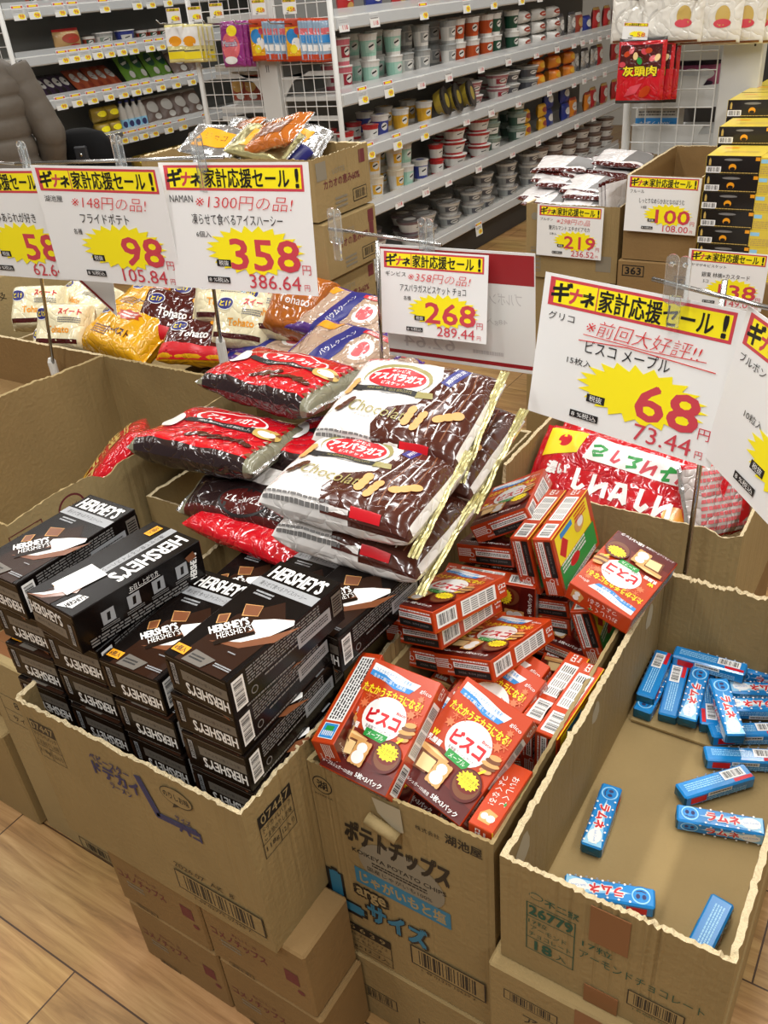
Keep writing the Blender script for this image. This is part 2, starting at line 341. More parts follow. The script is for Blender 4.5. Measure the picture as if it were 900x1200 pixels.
# ================================================================== CARTONS
def carton_open(name, x0, x1, y0, y1, z0, z1, label, m=KRAFT, t=.006, fz=None, jit=.004, top=None, decals=None, torn=TORN, seed=1, cat='cardboard box', group=None, inner=None, n=80):
    cx, cy = (x0+x1)/2, (y0+y1)/2; hx, hy = (x1-x0)/2, (y1-y0)/2; b = MB(); h = z1-z0
    ring = []
    for side, (ax, ay, bx, by) in enumerate(((-hx, -hy, hx, -hy), (hx, -hy, hx, hy), (hx, hy, -hx, hy), (-hx, hy, -hx, -hy))):
        for i in range(n):
            s = i/n; ring.append((side, s, ax+(bx-ax)*s, ay+(by-ay)*s))
    N = len(ring); vo = []; vt = []; vi = []; vf = []; vb = []
    fzz = (fz-z0) if fz is not None else .012
    for i, (side, s, x, y) in enumerate(ring):
        zz = h+jit*(.7*fbm(i*.11, seed*3.1)+.5*fbm(i*.8, seed*7.7)+.6*fbm(i*2.3, seed*5.7))+(top(side, s) if top else 0)
        wob = jit*.5*fbm(i*.8, seed, 4)
        sx = max(-hx+t, min(hx-t, x)); sy = max(-hy+t, min(hy-t, y))
        ux, uy = (x-sx, y-sy); 
        vb.append((x, y, 0)); vo.append((x+wob*(1 if abs(ux) > 0 else 0), y+wob*(1 if abs(uy) > 0 else 0), zz)); vi.append((sx+wob*.5*(abs(ux) > 0), sy+wob*.5*(abs(uy) > 0), zz-.002+jit*.8*fbm(i*2.3, seed, 9))); vf.append((sx, sy, fzz))
    def strip(A, B_, mm):
        b.raw(A+B_, [(k, (k+1) % N, N+(k+1) % N, N+k) for k in range(N)], mm)
    strip(vb, vo, m); strip(vo, vi, torn); strip(vi, vf, inner or m)
    b.face([(-hx+t, -hy+t, fzz), (hx-t, -hy+t, fzz), (hx-t, hy-t, fzz), (-hx+t, hy-t, fzz)], inner or m)
    b.face([(-hx, hy, 0), (hx, hy, 0), (hx, -hy, 0), (-hx, -hy, 0)], m)
    fr = faces6(-hx, -hy, 0, hx, hy, h)
    for k, its in (decals or {}).items(): decal(b, fr[k], its, eps=.0006, step=.00006)
    return b.build(name, None, (cx, cy, z0), label=label, cat=cat, group=group)
def carton(name, x0, x1, y0, y1, z0, z1, label, m=KRAFT, decals=None, yaw=0, cat='cardboard box', group=None, seam=True):
    hx, hy, h = (x1-x0)/2, (y1-y0)/2, z1-z0; b = MB()
    b.box(-hx, -hy, 0, hx, hy, h, m, c=.0035)
    fr = faces6(-hx, -hy, 0, hx, hy, h); dc = dict(decals or {})
    if seam: dc['+z'] = dc.get('+z', [])+[('r', hx, hy, 2*hx-.01, .0015, mat('seam_shadow_brown', (112, 84, 52), .9)), ('r', hx, hy, 2*hx-.01, .048, TAPE)][::-1]
    for k, its in dc.items(): decal(b, fr[k], its)
    return b.build(name, None, ((x0+x1)/2, (y0+y1)/2, z0), (0, 0, yaw), label=label, cat=cat, group=group)
def flip(t): return t
# Hershey carton
HX0, HX1, HY0 = -1.03, -.583, .462
tabA = lambda x, y, w_: [('fr', x, y, w_, .082, .0012, INK), ('r', x, y+.03, w_, .022, INK), ('t', '07447', x, y+.03, w_*.86, .015, KRAFT2), ('t', 'ドデカイLパック', x, y+.011, w_*.84, .011, INK),
    ('t', 'ごま油のりしお味', x, y-.004, w_*.84, .011, INK), ('r', x, y-.013, w_, .0012, INK), ('t', '118g', x-w_*.24, y-.026, w_*.38, .011, INK), ('r', x, y-.027, .0012, .027, INK), ('t', '12入り', x+w_*.25, y-.026, w_*.38, .011, INK)]
dH = {'-y': tabA(.043, .224, .06)+[('t', 'ベビースター', .19, .254, .082, .017, INKB, 0, .02), ('t', 'ドデカイ', .197, .231, .095, .028, INKB, 0, .045), ('t', 'ラーメン', .2, .207, .045, .013, INKB, 0, .02),
    ('s', [(.252, .262), (.272, .196), (.345, .203)], .014, INKB), ('s', [(.252, .262), (.272, .196), (.345, .203)], .009, INKBL), ('s', [(.252, .262), (.272, .196), (.345, .203)], .0085, INKB),
    ('t', 'サイズ', .325, .216, .03, .011, INKB, 0, .02), ('t', 'ハコ', .333, .196, .042, .02, INKB, 0, .04),
    ('e', .325, .262, .03, .018, INK), ('e', .325, .262, .0285, .0165, KRAFT), ('p', [(.318, .248), (.328, .246), (.312, .236)], INK), ('t', 'のりしお味', .325, .262, .048, .013, INK, 0, .02),
    ('t', '2026.07  AK  8', .33, .09, .116, .011, INK), ('r', .352, .053, .17, .046, INK), ('r', .352, .053, .165, .041, KRAFT), ('bars', .352, .053, .16, .046, 0, None), ('t', '1 49 02775 07444 7', .352, .024, .11, .007, INK)],
    '+x': tabA(.056, .226, .068)}
carton_open('open_carton', HX0, HX1, HY0, .93, .322, .622, 'torn-topped kraft carton packed with chocolate ice boxes, front left', decals=dH, jit=.006, seed=2, t=.007, fz=.46,
            top=lambda s, q: (-.004 if s == 0 else .0))
# potato chip carton holding biscuit boxes
dK = {'-y': [('e', .021, .383, .0165, .0165, INK), ('e', .021, .383, .0148, .0148, KRAFT), ('t', '湖', .021, .383, .017, .017, INK, 0, .03), ('t', 'KOIKEYA', .021, .361, .03, .0035, INK),
    ('t', '株式会社', .188, .388, .036, .009, INK), ('t', '湖池屋', .24, .393, .052, .019, INK, 0, .02),
    ('e', .138, .262, .07, .052, INKGR), ('t', 'ポテトチップス', .134, .312, .166, .046, INK, 0, .04, .12), ('t', 'KOIKEYA POTATO CHIPS', .134, .272, .152, .0085, INK, 0, .02),
    ('lines', .135, .257, .09, .012, 2, INK), ('t', '国産じゃがいも100%', .134, .243, .106, .01, INK), ('r', .136, .215, .158, .036, INKBL), ('t', 'じゃがいもと塩', .136, .215, .142, .025, KRAFT2, 0, .03),
    ('t', 'L', .034, .152, .048, .075, INK, 0, .14), ('t', 'L', .034, .152, .046, .072, INKBL, 0, .07), ('t', 'arge', .08, .172, .054, .028, INK, 0, .16), ('t', 'arge', .08, .172, .05, .025, KRAFT2, 0, .03),
    ('t', 'サイズ', .122, .137, .104, .046, INK, 0, .12), ('t', 'サイズ', .122, .137, .1, .043, INKBL, 0, .05),
    ('fr', .055, .044, .1, .07, .0012, INK), ('r', .055, .069, .1, .019, INK), ('t', '1 5 6 3 9', .055, .069, .08, .011, KRAFT2), ('t', 'カーナビポテトチップス', .055, .051, .085, .008, INK), ('t', 'イモトシオ', .062, .039, .05, .007, INK),
    ('r', .055, .032, .1, .001, INK), ('t', '112g×12コ入', .055, .02, .088, .011, INK), ('r', .204, .084, .124, .048, INK), ('r', .204, .084, .119, .043, KRAFT), ('bars', .204, .084, .114, .048, 0, None), ('t', '1 49 01335 15639 2', .204, .054, .09, .006, INK),
    ('p', [(.106, .41), (.15, .41), (.152, .365), (.142, .36), (.113, .383)], SCUFF)]}
kc = carton_open('open_carton', -.5815, -.300, .591, 1.235, .172, .593, 'kraft potato chip carton with blue banner filled with orange biscuit boxes', decals=dK, jit=.003, seed=5, fz=.36, torn=KRAFT2)
b = MB(); b.tube([(.0, 0, 0), (.046, .0, -.016)], .0085, KRAFT2, 12); b.build('peeled_tape_roll', kc, (-.04, -.333, .376), (0, 0, 0))
# ramune carton
dR = {'-y': [('e', .047, .157, .009, .006, INKG), ('e', .047, .157, .0078, .0049, KRAFT), ('t', '不二家', .079, .154, .042, .013, INKG, 0, .02), ('fr', .066, .094, .062, .095, .0012, INKG), ('t', '26779', .066, .128, .055, .018, INKG, 0, .03), ('r', .066, .115, .062, .0012, INKG),
    ('t', '17粒', .05, .106, .024, .009, INKG), ('t', 'アーモンド', .064, .094, .046, .009, INKG), ('t', 'チョコレート', .066, .081, .054, .009, INKG), ('r', .066, .073, .062, .0012, INKG), ('t', '18', .058, .06, .022, .018, INKG, 0, .03), ('t', '入', .081, .058, .013, .012, INKG),
    ('t', '17粒', .124, .113, .036, .013, INKG), ('t', 'アーモンドチョコレート', .176, .091, .145, .015, INKG), ('r', .197, .052, .066, .03, INK), ('r', .197, .052, .063, .027, KRAFT), ('bars', .197, .052, .06, .03, 0, None), ('t', '1 49 02555 26779 4', .197, .033, .05, .004, INKG)]}
rc = carton_open('open_carton', -.285, -.018, .577, 1.215, .398, .6, 'shallow torn-rimmed kraft carton of blue candy sticks with green lettering', m=KRAFT, decals=dR, jit=.0065, seed=11, t=.008, fz=.405)
b = MB(); b.box(-.023, -.0014, .0, .023, 0, .065, TAPE); b.build('tape_strip', rc, (.003, -.3202, .127))
b = MB(); b.box(-.021, -.0014, .0, .021, 0, .034, TAPE); b.build('tape_strip', rc, (.0, -.3202, .0))
b = MB(); b.box(-.117, 0, 0, .117, .16, .004, KRAFT); b.build('bottom_flap', rc, (0, .145, .0105))
for (px, pz, r) in ((.05, .16, .02), (.30, .17, .014), (.55, .165, .018)):
    ps = [(px+r*(1+.5*fbm(i, px*9))*math.cos(i*PI/6), pz+r*1.3*(1+.6*fbm(i, 5+px))*math.sin(i*PI/6)) for i in range(12)]
    b = MB(); decal(b, ((-.1255, -.319, 0), (0, 1, 0), (0, 0, 1)), [('fan', (px, pz), ps, SCUFF)]); b.build('tape_residue', rc)
# supports under them
def stackbox(x0, x1, z0, z1, lab, grp=None):
    w_ = x1-x0
    its = [('t', 'コメノチップス', .07, .083, .112, .02, INKR, 0, .02), ('t', 'おいしさ', .085, .102, .05, .008, INKR), ('lines', .05, .06, .04, .018, 2, INKGR), ('r', .175, .085, .026, .03, INKR), ('e', .188, .055, .007, .006, INKR), ('r', .06, .0055, .05, .009, INK), ('bars', .06, .0055, .048, .009, 0, KRAFTD)]
    return carton('stacked_carton', x0, x1, .474, .585 if x1 > -.7 else .93, z0, z1, lab, KRAFTD, {'-y': its, '+x': [('r', .2, .1, .06, .03, INK), ('bars', .2, .1, .056, .027, 0, KRAFTD)]}, group=grp, seam=False)
stackbox(-.965, -.757, .163, .322, 'brown rice-chip carton, upper left of four under the chocolate carton')
stackbox(-.752, -.544, .163, .322, 'brown rice-chip carton, upper right of four under the chocolate carton')
stackbox(-.957, -.749, 0, .161, 'brown rice-chip carton on the floor, lower left of four under the chocolate carton')
stackbox(-.744, -.536, 0, .161, 'brown rice-chip carton on the floor, lower right of four under the chocolate carton')
carton('stacked_carton', -.588, -.300, .588, 1.2, 0, .168, 'kraft carton on the floor beneath the potato chip carton', KRAFT, {'-y': [('r', .075, .072, .07, .03, INK), ('r', .075, .072, .066, .026, KRAFT), ('bars', .075, .072, .062, .03, 0, None), ('t', 'じゃがいも', .2, .07, .1, .02, INK)]})
carton('stacked_carton', -.296, -.016, .56, 1.21, 0, .396, 'kraft carton on the floor beneath the blue candy carton', KRAFT, {'-y': [('r', .06, .345, .075, .022, INK), ('r', .06, .345, .072, .019, KRAFT), ('bars', .06, .345, .068, .022, 0, None), ('t', 'アーモンドチョコ', .15, .31, .2, .018, INK), ('r', .14, .374, .042, .044, TAPE)]})
# left group
d80 = {'-y': [('fr', .075, .37, .09, .075, .0012, INK), ('r', .075, .368, .09, .0012, INK), ('t', '80', .085, .39, .03, .018, INK), ('t', 'サイズ.', .08, .35, .06, .016, INK), ('e', .2, .25, .016, .035, mat('red_ink', (170, 40, 40), .6)), ('r', .255, .18, .022, .07, WPLAS, 12), ('t', '火気注意', .27, .09, .08, .022, mat('red_ink', (170, 40, 40), .6)), ('bars', .2, .02, .17, .03, 0, None), ('fr', .2, .02, .18, .035, .002, INK)]}
carton('stacked_carton', -1.36, -1.04, .572, .655, 0, .5, 'tall kraft carton standing on the floor just left of the chocolate carton', KRAFT2, d80)
carton('stacked_carton', -1.75, -1.376, .562, 1.05, 0, .27, 'kraft carton on the floor at the left edge, wood planks before it', KRAFT, {'-y': [('t', 'ポテト', .2, .15, .12, .04, INKR)]})
carton('stacked_carton', -1.37, -1.04, .66, .94, 0, .278, 'kraft carton on the floor hidden behind the tall one left of the chocolate carton', KRAFTD)
carton('stacked_carton', -1.75, -1.39, .60, .655, .271, .5, 'brown kraft carton at the left edge, second one up from the floor', KRAFTD)
lc = carton_open('open_carton', -1.74, -1.25, .66, 1.316, .28, .75, 'nearly empty kraft carton with a ragged rim and red stamps, at left', KRAFT2, seed=21, jit=.004, inner=KRAFT, torn=KRAFT2,
    top=lambda s, q: (-.018*math.exp(-((q-.34)/.035)**2)+.008*math.sin(q*9) if s == 1 else (.035*q if s == 3 else 0)),
    decals={'+x': [('fr', .03, .412, .07, .075, .0018, INKR), ('t', '落下', .03, .43, .052, .026, INKR), ('t', '厳禁', .03, .396, .052, .026, INKR), ('e', .13, .435, .03, .028, INKR), ('e', .13, .435, .026, .024, KRAFT2), ('t', '天地', .13, .435, .034, .018, INKR)]})
# carton under the asparagus biscuit bags, and others further back
carton_open('open_carton', -1.235, -.68, .945, 1.33, .0, .66, 'kraft carton hidden beneath the pile of asparagus biscuit bags', KRAFT, seed=31, jit=.003, fz=.6)
carton_open('open_carton', -.66, -.19, 1.372, 1.95, .26, .6, 'kraft carton of red shrimp snack bags behind the biscuit boxes', KRAFT2, seed=41, jit=.004, fz=.40, inner=KRAFT,
    top=lambda s, q: (-.012*math.exp(-((q-.93)/.04)**2) if s == 0 else (.04 if s == 3 else 0)))
carton('stacked_carton', -.66, -.19, 1.375, 1.93, 0, .258, 'kraft carton on the floor beneath the red snack bag carton', KRAFTD)
carton_open('open_carton', -1.7, -.7, 1.345, 1.61, .0, .6, 'wide kraft carton holding the purple cake packs', KRAFT, seed=51, jit=.003, fz=.5)
carton_open('open_carton', -2.45, -1.72, 1.345, 2.1, .0, .62, 'kraft carton holding cream and yellow corn snack bags', KRAFT, seed=52, jit=.003, fz=.5)
carton_open('open_carton', -2.5, -1.76, .75, 1.335, .0, .74, 'kraft carton at far left edge printed with cookie chocolate lettering', KRAFTD, seed=53, jit=.004, fz=.6,
            decals={'+x': [('t', 'クッキーチョコ', .3, .62, .4, .035, INKR)], '+y': []})
carton('stacked_carton', -3.0, -2.52, 1.2, 1.9, 0, .8, 'kraft carton with a white label behind the left price card', KRAFT2, {'-y': [('r', .35, .7, .06, .07, WPLAS)], '+x': [('r', .1, .7, .08, .07, WPLAS), ('t', '取扱', .35, .74, .1, .025, INK)]})
# ================================================================== CHOCOLATE ICE BOXES
def hershey_proto():
    W, D, H = .106, .221, .0633; x, y = W/2, D/2; b = MB()
    b.box(-x, -y, 0, x, y, H, {'*': HB, '-y': HSIDE, '+y': HSIDE}, c=.0012)
    fr = faces6(-x, -y, 0, x, y, H)
    milk = lambda ox, oy, s: [('p', [(ox+q[0]*s, oy+q[1]*s) for q in ((-.03, -.04), (.004, -.034), (.03, -.01), (.038, .022), (.02, -.004), (-.004, -.026))], HCH), ('p', [(ox+q[0]*s, oy+q[1]*s) for q in ((-.022, -.036), (.0, -.026), (.02, -.004), (.03, .02), (.026, .026), (.006, .018), (-.012, .006), (-.01, .0), (.004, -.008), (-.006, -.022))], HW)]
    top = [('p', [(.02, .0), (.098, .0), (.104, .11), (.07, .15), (.03, .1)], HBR), ('t', "HERSHEY'S", .053, .197, .088, .027, HW, 0, .025), ('r', .053, .169, .106, .019, HSI), ('t', '凍らせて食べるアイスハーシー', .05, .169, .08, .0095, INK),
        ('lines', .033, .149, .03, .012, 2, HSI), ('p', [(.064, .06), (.1, .1), (.104, .128), (.084, .118), (.07, .1)], HCH)]+milk(.073, .094, 1.25)+[
        ('p', [(.026, .122), (.05, .13), (.058, .11), (.038, .101)], BCK), ('p', [(.027, .121), (.05, .129), (.057, .1105), (.0385, .103)], HCH),
        ('p', [(.01, .088), (.022, .098), (.03, .082), (.019, .073)], BCK), ('p', [(.0115, .088), (.0215, .0963), (.0285, .082), (.0195, .0745)], HCH),
        ('t', "HERSHEY'S", .0375, .078, .05, .015, HW, 52, .03), ('t', "HERSHEY'S", .052, .072, .044, .012, HW, 52, .01), ('r', .0605, .063, .052, .0075, HSIDE, 52),
        ('r', .016, .016, .022, .014, HOR), ('t', '6個入', .016, .016, .018, .009, INK, 0, .02), ('p', [(.03, .002), (.062, .002), (.07, .021), (.034, .024)], HSID), ('lines', .046, .013, .022, .01, 2, INK), ('lines', .086, .015, .026, .007, 2, HSI), ('lines', .078, .04, .012, .003, 1, HSI)]
    decal(b, fr['+z'], top)
    def end(up):
        a = 0 if up else 180; s = 1 if up else -1; c = (x, H/2)
        P = lambda px, py: (c[0]+s*px, c[1]+s*py)
        return [('r', *P(-.012, -.008), .078, .016, HSID), ('t', '凍らせて食べるアイス', *P(-.012, -.008), .06, .006, INK, a), ('t', "HERSHEY'S", *P(-.013, .012), .072, .018, HW, a, .025),
            ('r', *P(.04, -.004), .0075, .034, HSI), ('t', "HERSHEY'S", *P(.04, -.004), .028, .0055, HB, 90 if up else -90, .02), ('p', [P(.046, .02), P(.052, .016), P(.052, -.02), P(.047, -.02)], HBR), ('r', *P(0, -.0285), .103, .0008, HSID), ('r', *P(0, .0285), .103, .0008, HSID)]
    decal(b, fr['-y'], end(False)); decal(b, fr['+y'], end(False))
    right = [('bars', .0165, .033, .046, .02, 90), ('lines', .102, .046, .14, .026, 6, HTX), ('e', .04, .02, .006, .006, HTX), ('e', .04, .02, .0045, .0045, HB), ('lines', .068, .0065, .09, .005, 1, HTX), ('lines', .11, .028, .1, .005, 1, HTX),
        ('r', .158, .03, .068, .022, HSI), ('lines', .158, .03, .056, .012, 3, INK), ('r', .207, .037, .02, .034, HSID), ('lines', .207, .037, .016, .026, 6, HB)]
    decal(b, fr['+x'], right)
    # how-to side with four picture panels (far long side)
    left = [('t', 'お召し上がり方', .115, .053, .05, .008, HW), ('r', .115, .0475, .054, .0008, HW)]
    for k in range(4):
        px = .05+.043*k; left += [('r', px, .034, .021, .021, HSI), ('p', [(px-.003, .0275), (px+.0025, .0275), (px+.004, .04), (px-.0015, .04)], HB), ('lines', px, .019, .03, .006, 2, HTX)]
    left += [('lines', .1, .008, .17, .014, 3, HTX), ('t', "HERSHEY'S", .2, .03, .04, .012, HW, 80, .03), ('p', [(.188, .05), (.204, .054), (.208, .042), (.193, .04)], HCH)]
    rot = []
    decal(b, (Vector(fr['-x'][0])+Vector((0, -D, H)), (0, 1, 0), (0, 0, -1)), left)
    # back print (bottom): band and logo run along the length
    bot = [('r', .05, .13, .014, .18, HSI), ('t', '凍らせて食べるアイスハーシー', .05, .14, .12, .009, INK, -90), ('t', "HERSHEY'S", .08, .148, .125, .028, HW, -90, .03), ('p', [(.02, .0), (.055, .0), (.06, .05), (.03, .055)], HBR),
        ('p', [(.066, .004), (.09, .012), (.088, .04), (.072, .036)], HW), ('t', "HERSHEY'S", .08, .024, .028, .01, HB, 80, .03)]+milk(.03, .03, .8)+[('p', [(.044, .04), (.06, .05), (.066, .036), (.05, .028)], HCH), ('p', [(.018, .03), (.03, .06), (.034, .058), (.024, .028)], BCK), ('r', .026, .2, .014, .026, HOR), ('t', '6個入', .026, .2, .02, .008, INK, -90, .02)]
    decal(b, ((x, -y, 0), (-1, 0, 0), (0, 1, 0)), [(('t', *i[1:7], -i[7] if len(i) > 7 else 0, *i[8:]) if False else i) for i in bot])
    return b
hp = hershey_proto().build('chocolate_ice_box')
HG = 'dark chocolate ice boxes stacked in the front left carton'
hersh = [('A1', -.640, .607, .781, -.045, 'dark chocolate ice box on top of the rightmost front stack, logo facing up'),
 ('A2', -.650, .606, .718, .02, 'dark chocolate ice box directly under the top one of the right front stack'), ('A3', -.648, .604, .654, .03, 'third dark chocolate ice box down in the right front stack'), ('A4', -.646, .603, .59, .03, 'bottom dark chocolate ice box of the right front stack, half behind the torn rim'),
 ('B1', -.786, .609, .718, .04, 'dark chocolate ice box with orange tag topping the second stack from the right'), ('B2', -.776, .606, .654, .045, 'middle dark chocolate ice box of the second stack from the right'), ('B3', -.769, .604, .59, .03, 'bottom dark chocolate ice box of the second stack from the right'),
 ('C2', -.907, .612, .718, .05, 'dark chocolate ice box just beneath the one with the white sticker'), ('C3', -.900, .610, .654, .05, 'third dark chocolate ice box down in the stack with the white sticker'), ('C4', -.893, .606, .59, .04, 'bottom dark chocolate ice box of the stack with the white sticker'),
 ('D1', -1.032, .612, .790, -.02, 'dark chocolate ice box atop the leftmost stack, milk splash print up'), ('D2', -1.03, .620, .7205, .03, 'dark chocolate ice box second from top in the leftmost stack'), ('D3', -1.024, .612, .654, .05, 'dark chocolate ice box third from top in the leftmost stack'), ('D4', -1.018, .607, .59, .05, 'bottom dark chocolate ice box of the leftmost stack with orange tag showing'),
 ('E', -.628, .806, .70, -.06, 'dark chocolate ice box in the back row under the white biscuit bags'), ('G2', -.755, .826, .655, .02, 'dark chocolate ice box in the back row under the red bag, right one'), ('G3', -.868, .826, .63, .04, 'dark chocolate ice box in the back row under the red bag, left one')]
first = True
for n, x, y, zc, rz, lab in hersh:
    o = hp if first else dup(hp); first = False
    o.location = (x, y, zc-.0633/2); o.rotation_euler = (0, 0, rz); tag(o, lab, 'chocolate box', HG)
o = dup(hp, (-.893, .603, .785+.0633/2), (RD(2), PI, -.09), 'upside-down dark chocolate ice box bearing a blank white sticker'); tag(o, None, 'chocolate box', HG)
b = MB(); b.box(-.021, -.031, 0, .021, .031, .0006, PAPER); decal(b, ((-.021, -.031, .0006), (1, 0, 0), (0, 1, 0)), [('t', '7wi 3476', .021, .031, .03, .006, GHOST, 0)])
st = b.build('white_sticker', o, (.012, -.052, -.0012), (PI, 0, .1)); st['label'] = 'blank white sticker'
# ================================================================== BISCUIT BOXES
def cookie(cx, cy, s, a=0):
    R = lambda x, y: (cx+rot2(x*s, y*s, RD(a))[0], cy+rot2(x*s, y*s, RD(a))[1])
    ps = []
    for (ax, ay, bx, by) in ((-1, -1.5, 1, -1.5), (1, -1.5, 1, 1.5), (1, 1.5, -1, 1.5), (-1, 1.5, -1, -1.5)):
        n = 8
        for i in range(n): t = i/n; k = 1+.06*(i % 2); ps.append(R((ax+(bx-ax)*t)*k, (ay+(by-ay)*t)*k))
    return [('fan', (cx, cy), ps, BCK), ('e', *R(0, .6), .72*s, .66*s, HW, a), ('e', *R(0, -.55), .84*s, .82*s, HW, a)]
def flake(cx, cy, r, m=BOL):
    return [('s', [(cx-r*math.cos(k*PI/3), cy-r*math.sin(k*PI/3)), (cx+r*math.cos(k*PI/3), cy+r*math.sin(k*PI/3))], r*.16, m) for k in range(3)]
def leaf(cx, cy, r):
    ps = [];
    for i in range(14):
        a = 2*PI*i/14+.3; q = r*(1 if i % 2 == 0 else .5); ps.append((cx+q*math.cos(a), cy+q*math.sin(a)))
    return [('fan', (cx, cy), ps, BOL)]
BW, BL, BT = .111, .164, .034
def bisco_proto():
    x, y, z = BW/2, BL/2, BT/2; b = MB(); b.box(-x, -y, -z, x, y, z, {'*': BO, '-y': BO, '-z': BYE}, c=.001)
    fr = faces6(-x, -y, -z, x, y, z)
    F = [('p', [(.001, .001), (.11, .001), (.11, .05), (.075, .062), (.03, .066), (.001, .058)], BOD), ('p', [(.001, .001), (.11, .001), (.11, .024), (.06, .03), (.001, .034)], BDK),
        ('p', [(.006, .158), (.04, .155), (.07, .15), (.086, .15), (.08, .139), (.05, .139), (.03, .145), (.006, .147)], HW), ('p', [(.006, .148), (.03, .146), (.05, .14), (.08, .14), (.075, .133), (.05, .132), (.03, .138), (.006, .14)], BBL),
        ('t', 'つよさを引きだす5つの栄養素', .042, .148, .062, .006, BBL, -4), ('t', '生きて腸に届く 乳酸菌', .04, .139, .056, .0055, HW, -5), ('t', 'たたかうチカラになる!', .054, .122, .096, .0125, BYE, 0, .03), ('t', 'glico', .098, .142, .018, .007, HW, -8, .01),
        ('e', .058, .09, .033, .03, HW), ('t', 'ビスコ', .058, .089, .05, .019, BRED, 0, .07), ('t', 'Bisco', .079, .103, .014, .004, BRED, 0, .03), ('t', '乳酸菌クリームサンド', .058, .073, .042, .005, BDK), ('p', [(.04, .071), (.076, .07), (.074, .058), (.04, .06)], BGR), ('t', 'メープル', .058, .065, .026, .007, HW),
        ('t', 'W', .012, .078, .009, .008, BYE, 0, .05), ('t', '乳酸菌', .017, .069, .022, .008, HW, 0, .03)]
    F += leaf(.096, .132, .006)+leaf(.092, .108, .008)+leaf(.02, .1, .008)+flake(.022, .112, .006)+flake(.034, .116, .006)+flake(.1, .113, .006)+flake(.104, .098, .004)+flake(.1, .122, .004)+flake(.012, .12, .004)
    for i in range(5): F += [('e', .098+.0004*i, .074+.0052*i, .0125-.002*abs(2-i), .0036, BCK if i % 2 == 0 else HCH, 12)]
    F += [('s', [(.098, .074), (.082, .052)], .003, BYE), ('e', .088, .045, .021, .022, BDK), ('e', .088, .046, .0185, .019, HCH), ('e', .088, .049, .0165, .014, BOD), ('burst', .087, .051, .017, .012, BYE, 30), ('t', 'ゆうきのまま', .087, .053, .026, .0045, INK), ('t', 'クリーム!', .087, .048, .02, .004, INK)]
    F += [('p', [(.006, .059), (.03, .06), (.052, .056), (.05, .05), (.025, .05), (.006, .051)], BCK), ('p', [(.009, .058), (.03, .0585), (.048, .055), (.03, .055)], BCKL), ('p', [(.01, .051), (.03, .0495), (.05, .0495), (.03, .047), (.012, .047)], HCH),
        ('p', [(.012, .046), (.034, .048), (.034, .026), (.014, .024)], HCH), ('p', [(.015, .047), (.038, .047), (.038, .029), (.017, .027)], BCKL)]+cookie(.05, .036, .011, -3)
    F += [('t', 'メープルシュガー15%使用', .03, .008, .05, .005, HW, -2), ('t', '5枚×3パック', .08, .0085, .042, .0075, HW, -2, .02)]
    decal(b, fr['+z'], F)
    # lower short side: ingredients bar with black date strip
    S = [('lines', .016, .02, .026, .016, 5, HW), ('e', .03, .016, .0042, .0042, HW), ('e', .03, .016, .0032, .0032, BO), ('t', '賞味期限', .03, .007, .014, .003, HW), ('lines', .07, .0285, .07, .004, 1, HW), ('r', .072, .0205, .068, .009, HW), ('lines', .072, .0205, .062, .006, 2, INK), ('t', '栄養成分', .052, .0255, .02, .003, BRED),
        ('r', .072, .0085, .07, .011, INK), ('t', '2026. 9/04 J00S0', .072, .0085, .054, .004, HTX)]
    decal(b, fr['-y'], S)
    T = [('t', 'おいしくて', .066, .011, .05, .0095, HW, 184, .01), ('t', 'つよくなる!', .062, .024, .05, .0095, HW, 184, .01)]
    T += [('p', [(.008, .01), (.026, .006), (.03, .02), (.02, .028), (.009, .026)], BCK), ('e', .017, .012, .0055, .0055, HW), ('e', .018, .021, .005, .0045, HW), ('e', .045, .006, .003, .0016, BGR)]
    decal(b, fr['+y'], T)
    P = [('bars', .027, .017, .042, .023), ('r', .098, .017, .078, .024, HW)]
    for j in range(4): P += [('lines', .07+.018*j, .017, .015, .02, 6, INK if j == 3 else HTX)]
    P += [('t', 'ビスコ', .152, .021, .016, .008, HW, 0, .05), ('t', 'Bisco', .152, .012, .012, .004, HW, 0, .02)]
    decal(b, fr['+x'], P)
    Q = [('r', .096, .017, .118, .024, HW), ('lines', .096, .017, .112, .021, 5, INK), ('r', .02, .017, .026, .022, HW), ('r', .02, .017, .024, .02, BBL), ('lines', .016, .017, .008, .017, 6, HW), ('r', .024, .017, .008, .012, BGR)]
    dq = [(k[0], *((BL-k[1], k[2]) if k[0] != 'x' else ()), *k[3:]) for k in Q]
    decal(b, fr['-x'], dq)
    K = [('r', .0555, .082, .111, .164, BO), ('r', .03, .082, .045, .15, BGR), ('r', .007, .082, .008, .13, HW), ('lines', .007, .082, .13, .006, 2, INK, 90), ('r', .08, .085, .052, .14, BYE), ('lines', .045, .1, .1, .02, 3, HW, 90), ('e', .035, .1, .009, .02, BRED), ('r', .075, .13, .024, .03, BRED, 45), ('r', .098, .11, .01, .05, BBL),
        ('e', .08, .06, .014, .02, BCK), ('e', .082, .055, .009, .012, HW), ('lines', .095, .05, .05, .018, 3, BRED, 90)]
    decal(b, fr['-z'], K)
    return b
bp = bisco_proto().build('biscuit_box')
BG = 'orange biscuit boxes piled in the potato chip carton'
z0 = lambda *a: a
def flat(c, yaw, rx=0, ry=0): return c, tuple((Matrix.Rotation(yaw, 3, 'Z') @ Matrix.Rotation(ry, 3, 'Y') @ Matrix.Rotation(rx, 3, 'X')).to_euler())
def from_anchor(pt, loc, M_):   # put local corner loc (in box half units) at pt
    v = M_ @ Vector((loc[0]*BW/2, loc[1]*BL/2, loc[2]*BT/2)); return tuple(Vector(pt)-v), tuple(M_.to_euler())
XUP = Matrix(((0, 0, -1), (0, 1, 0), (1, 0, 0)))
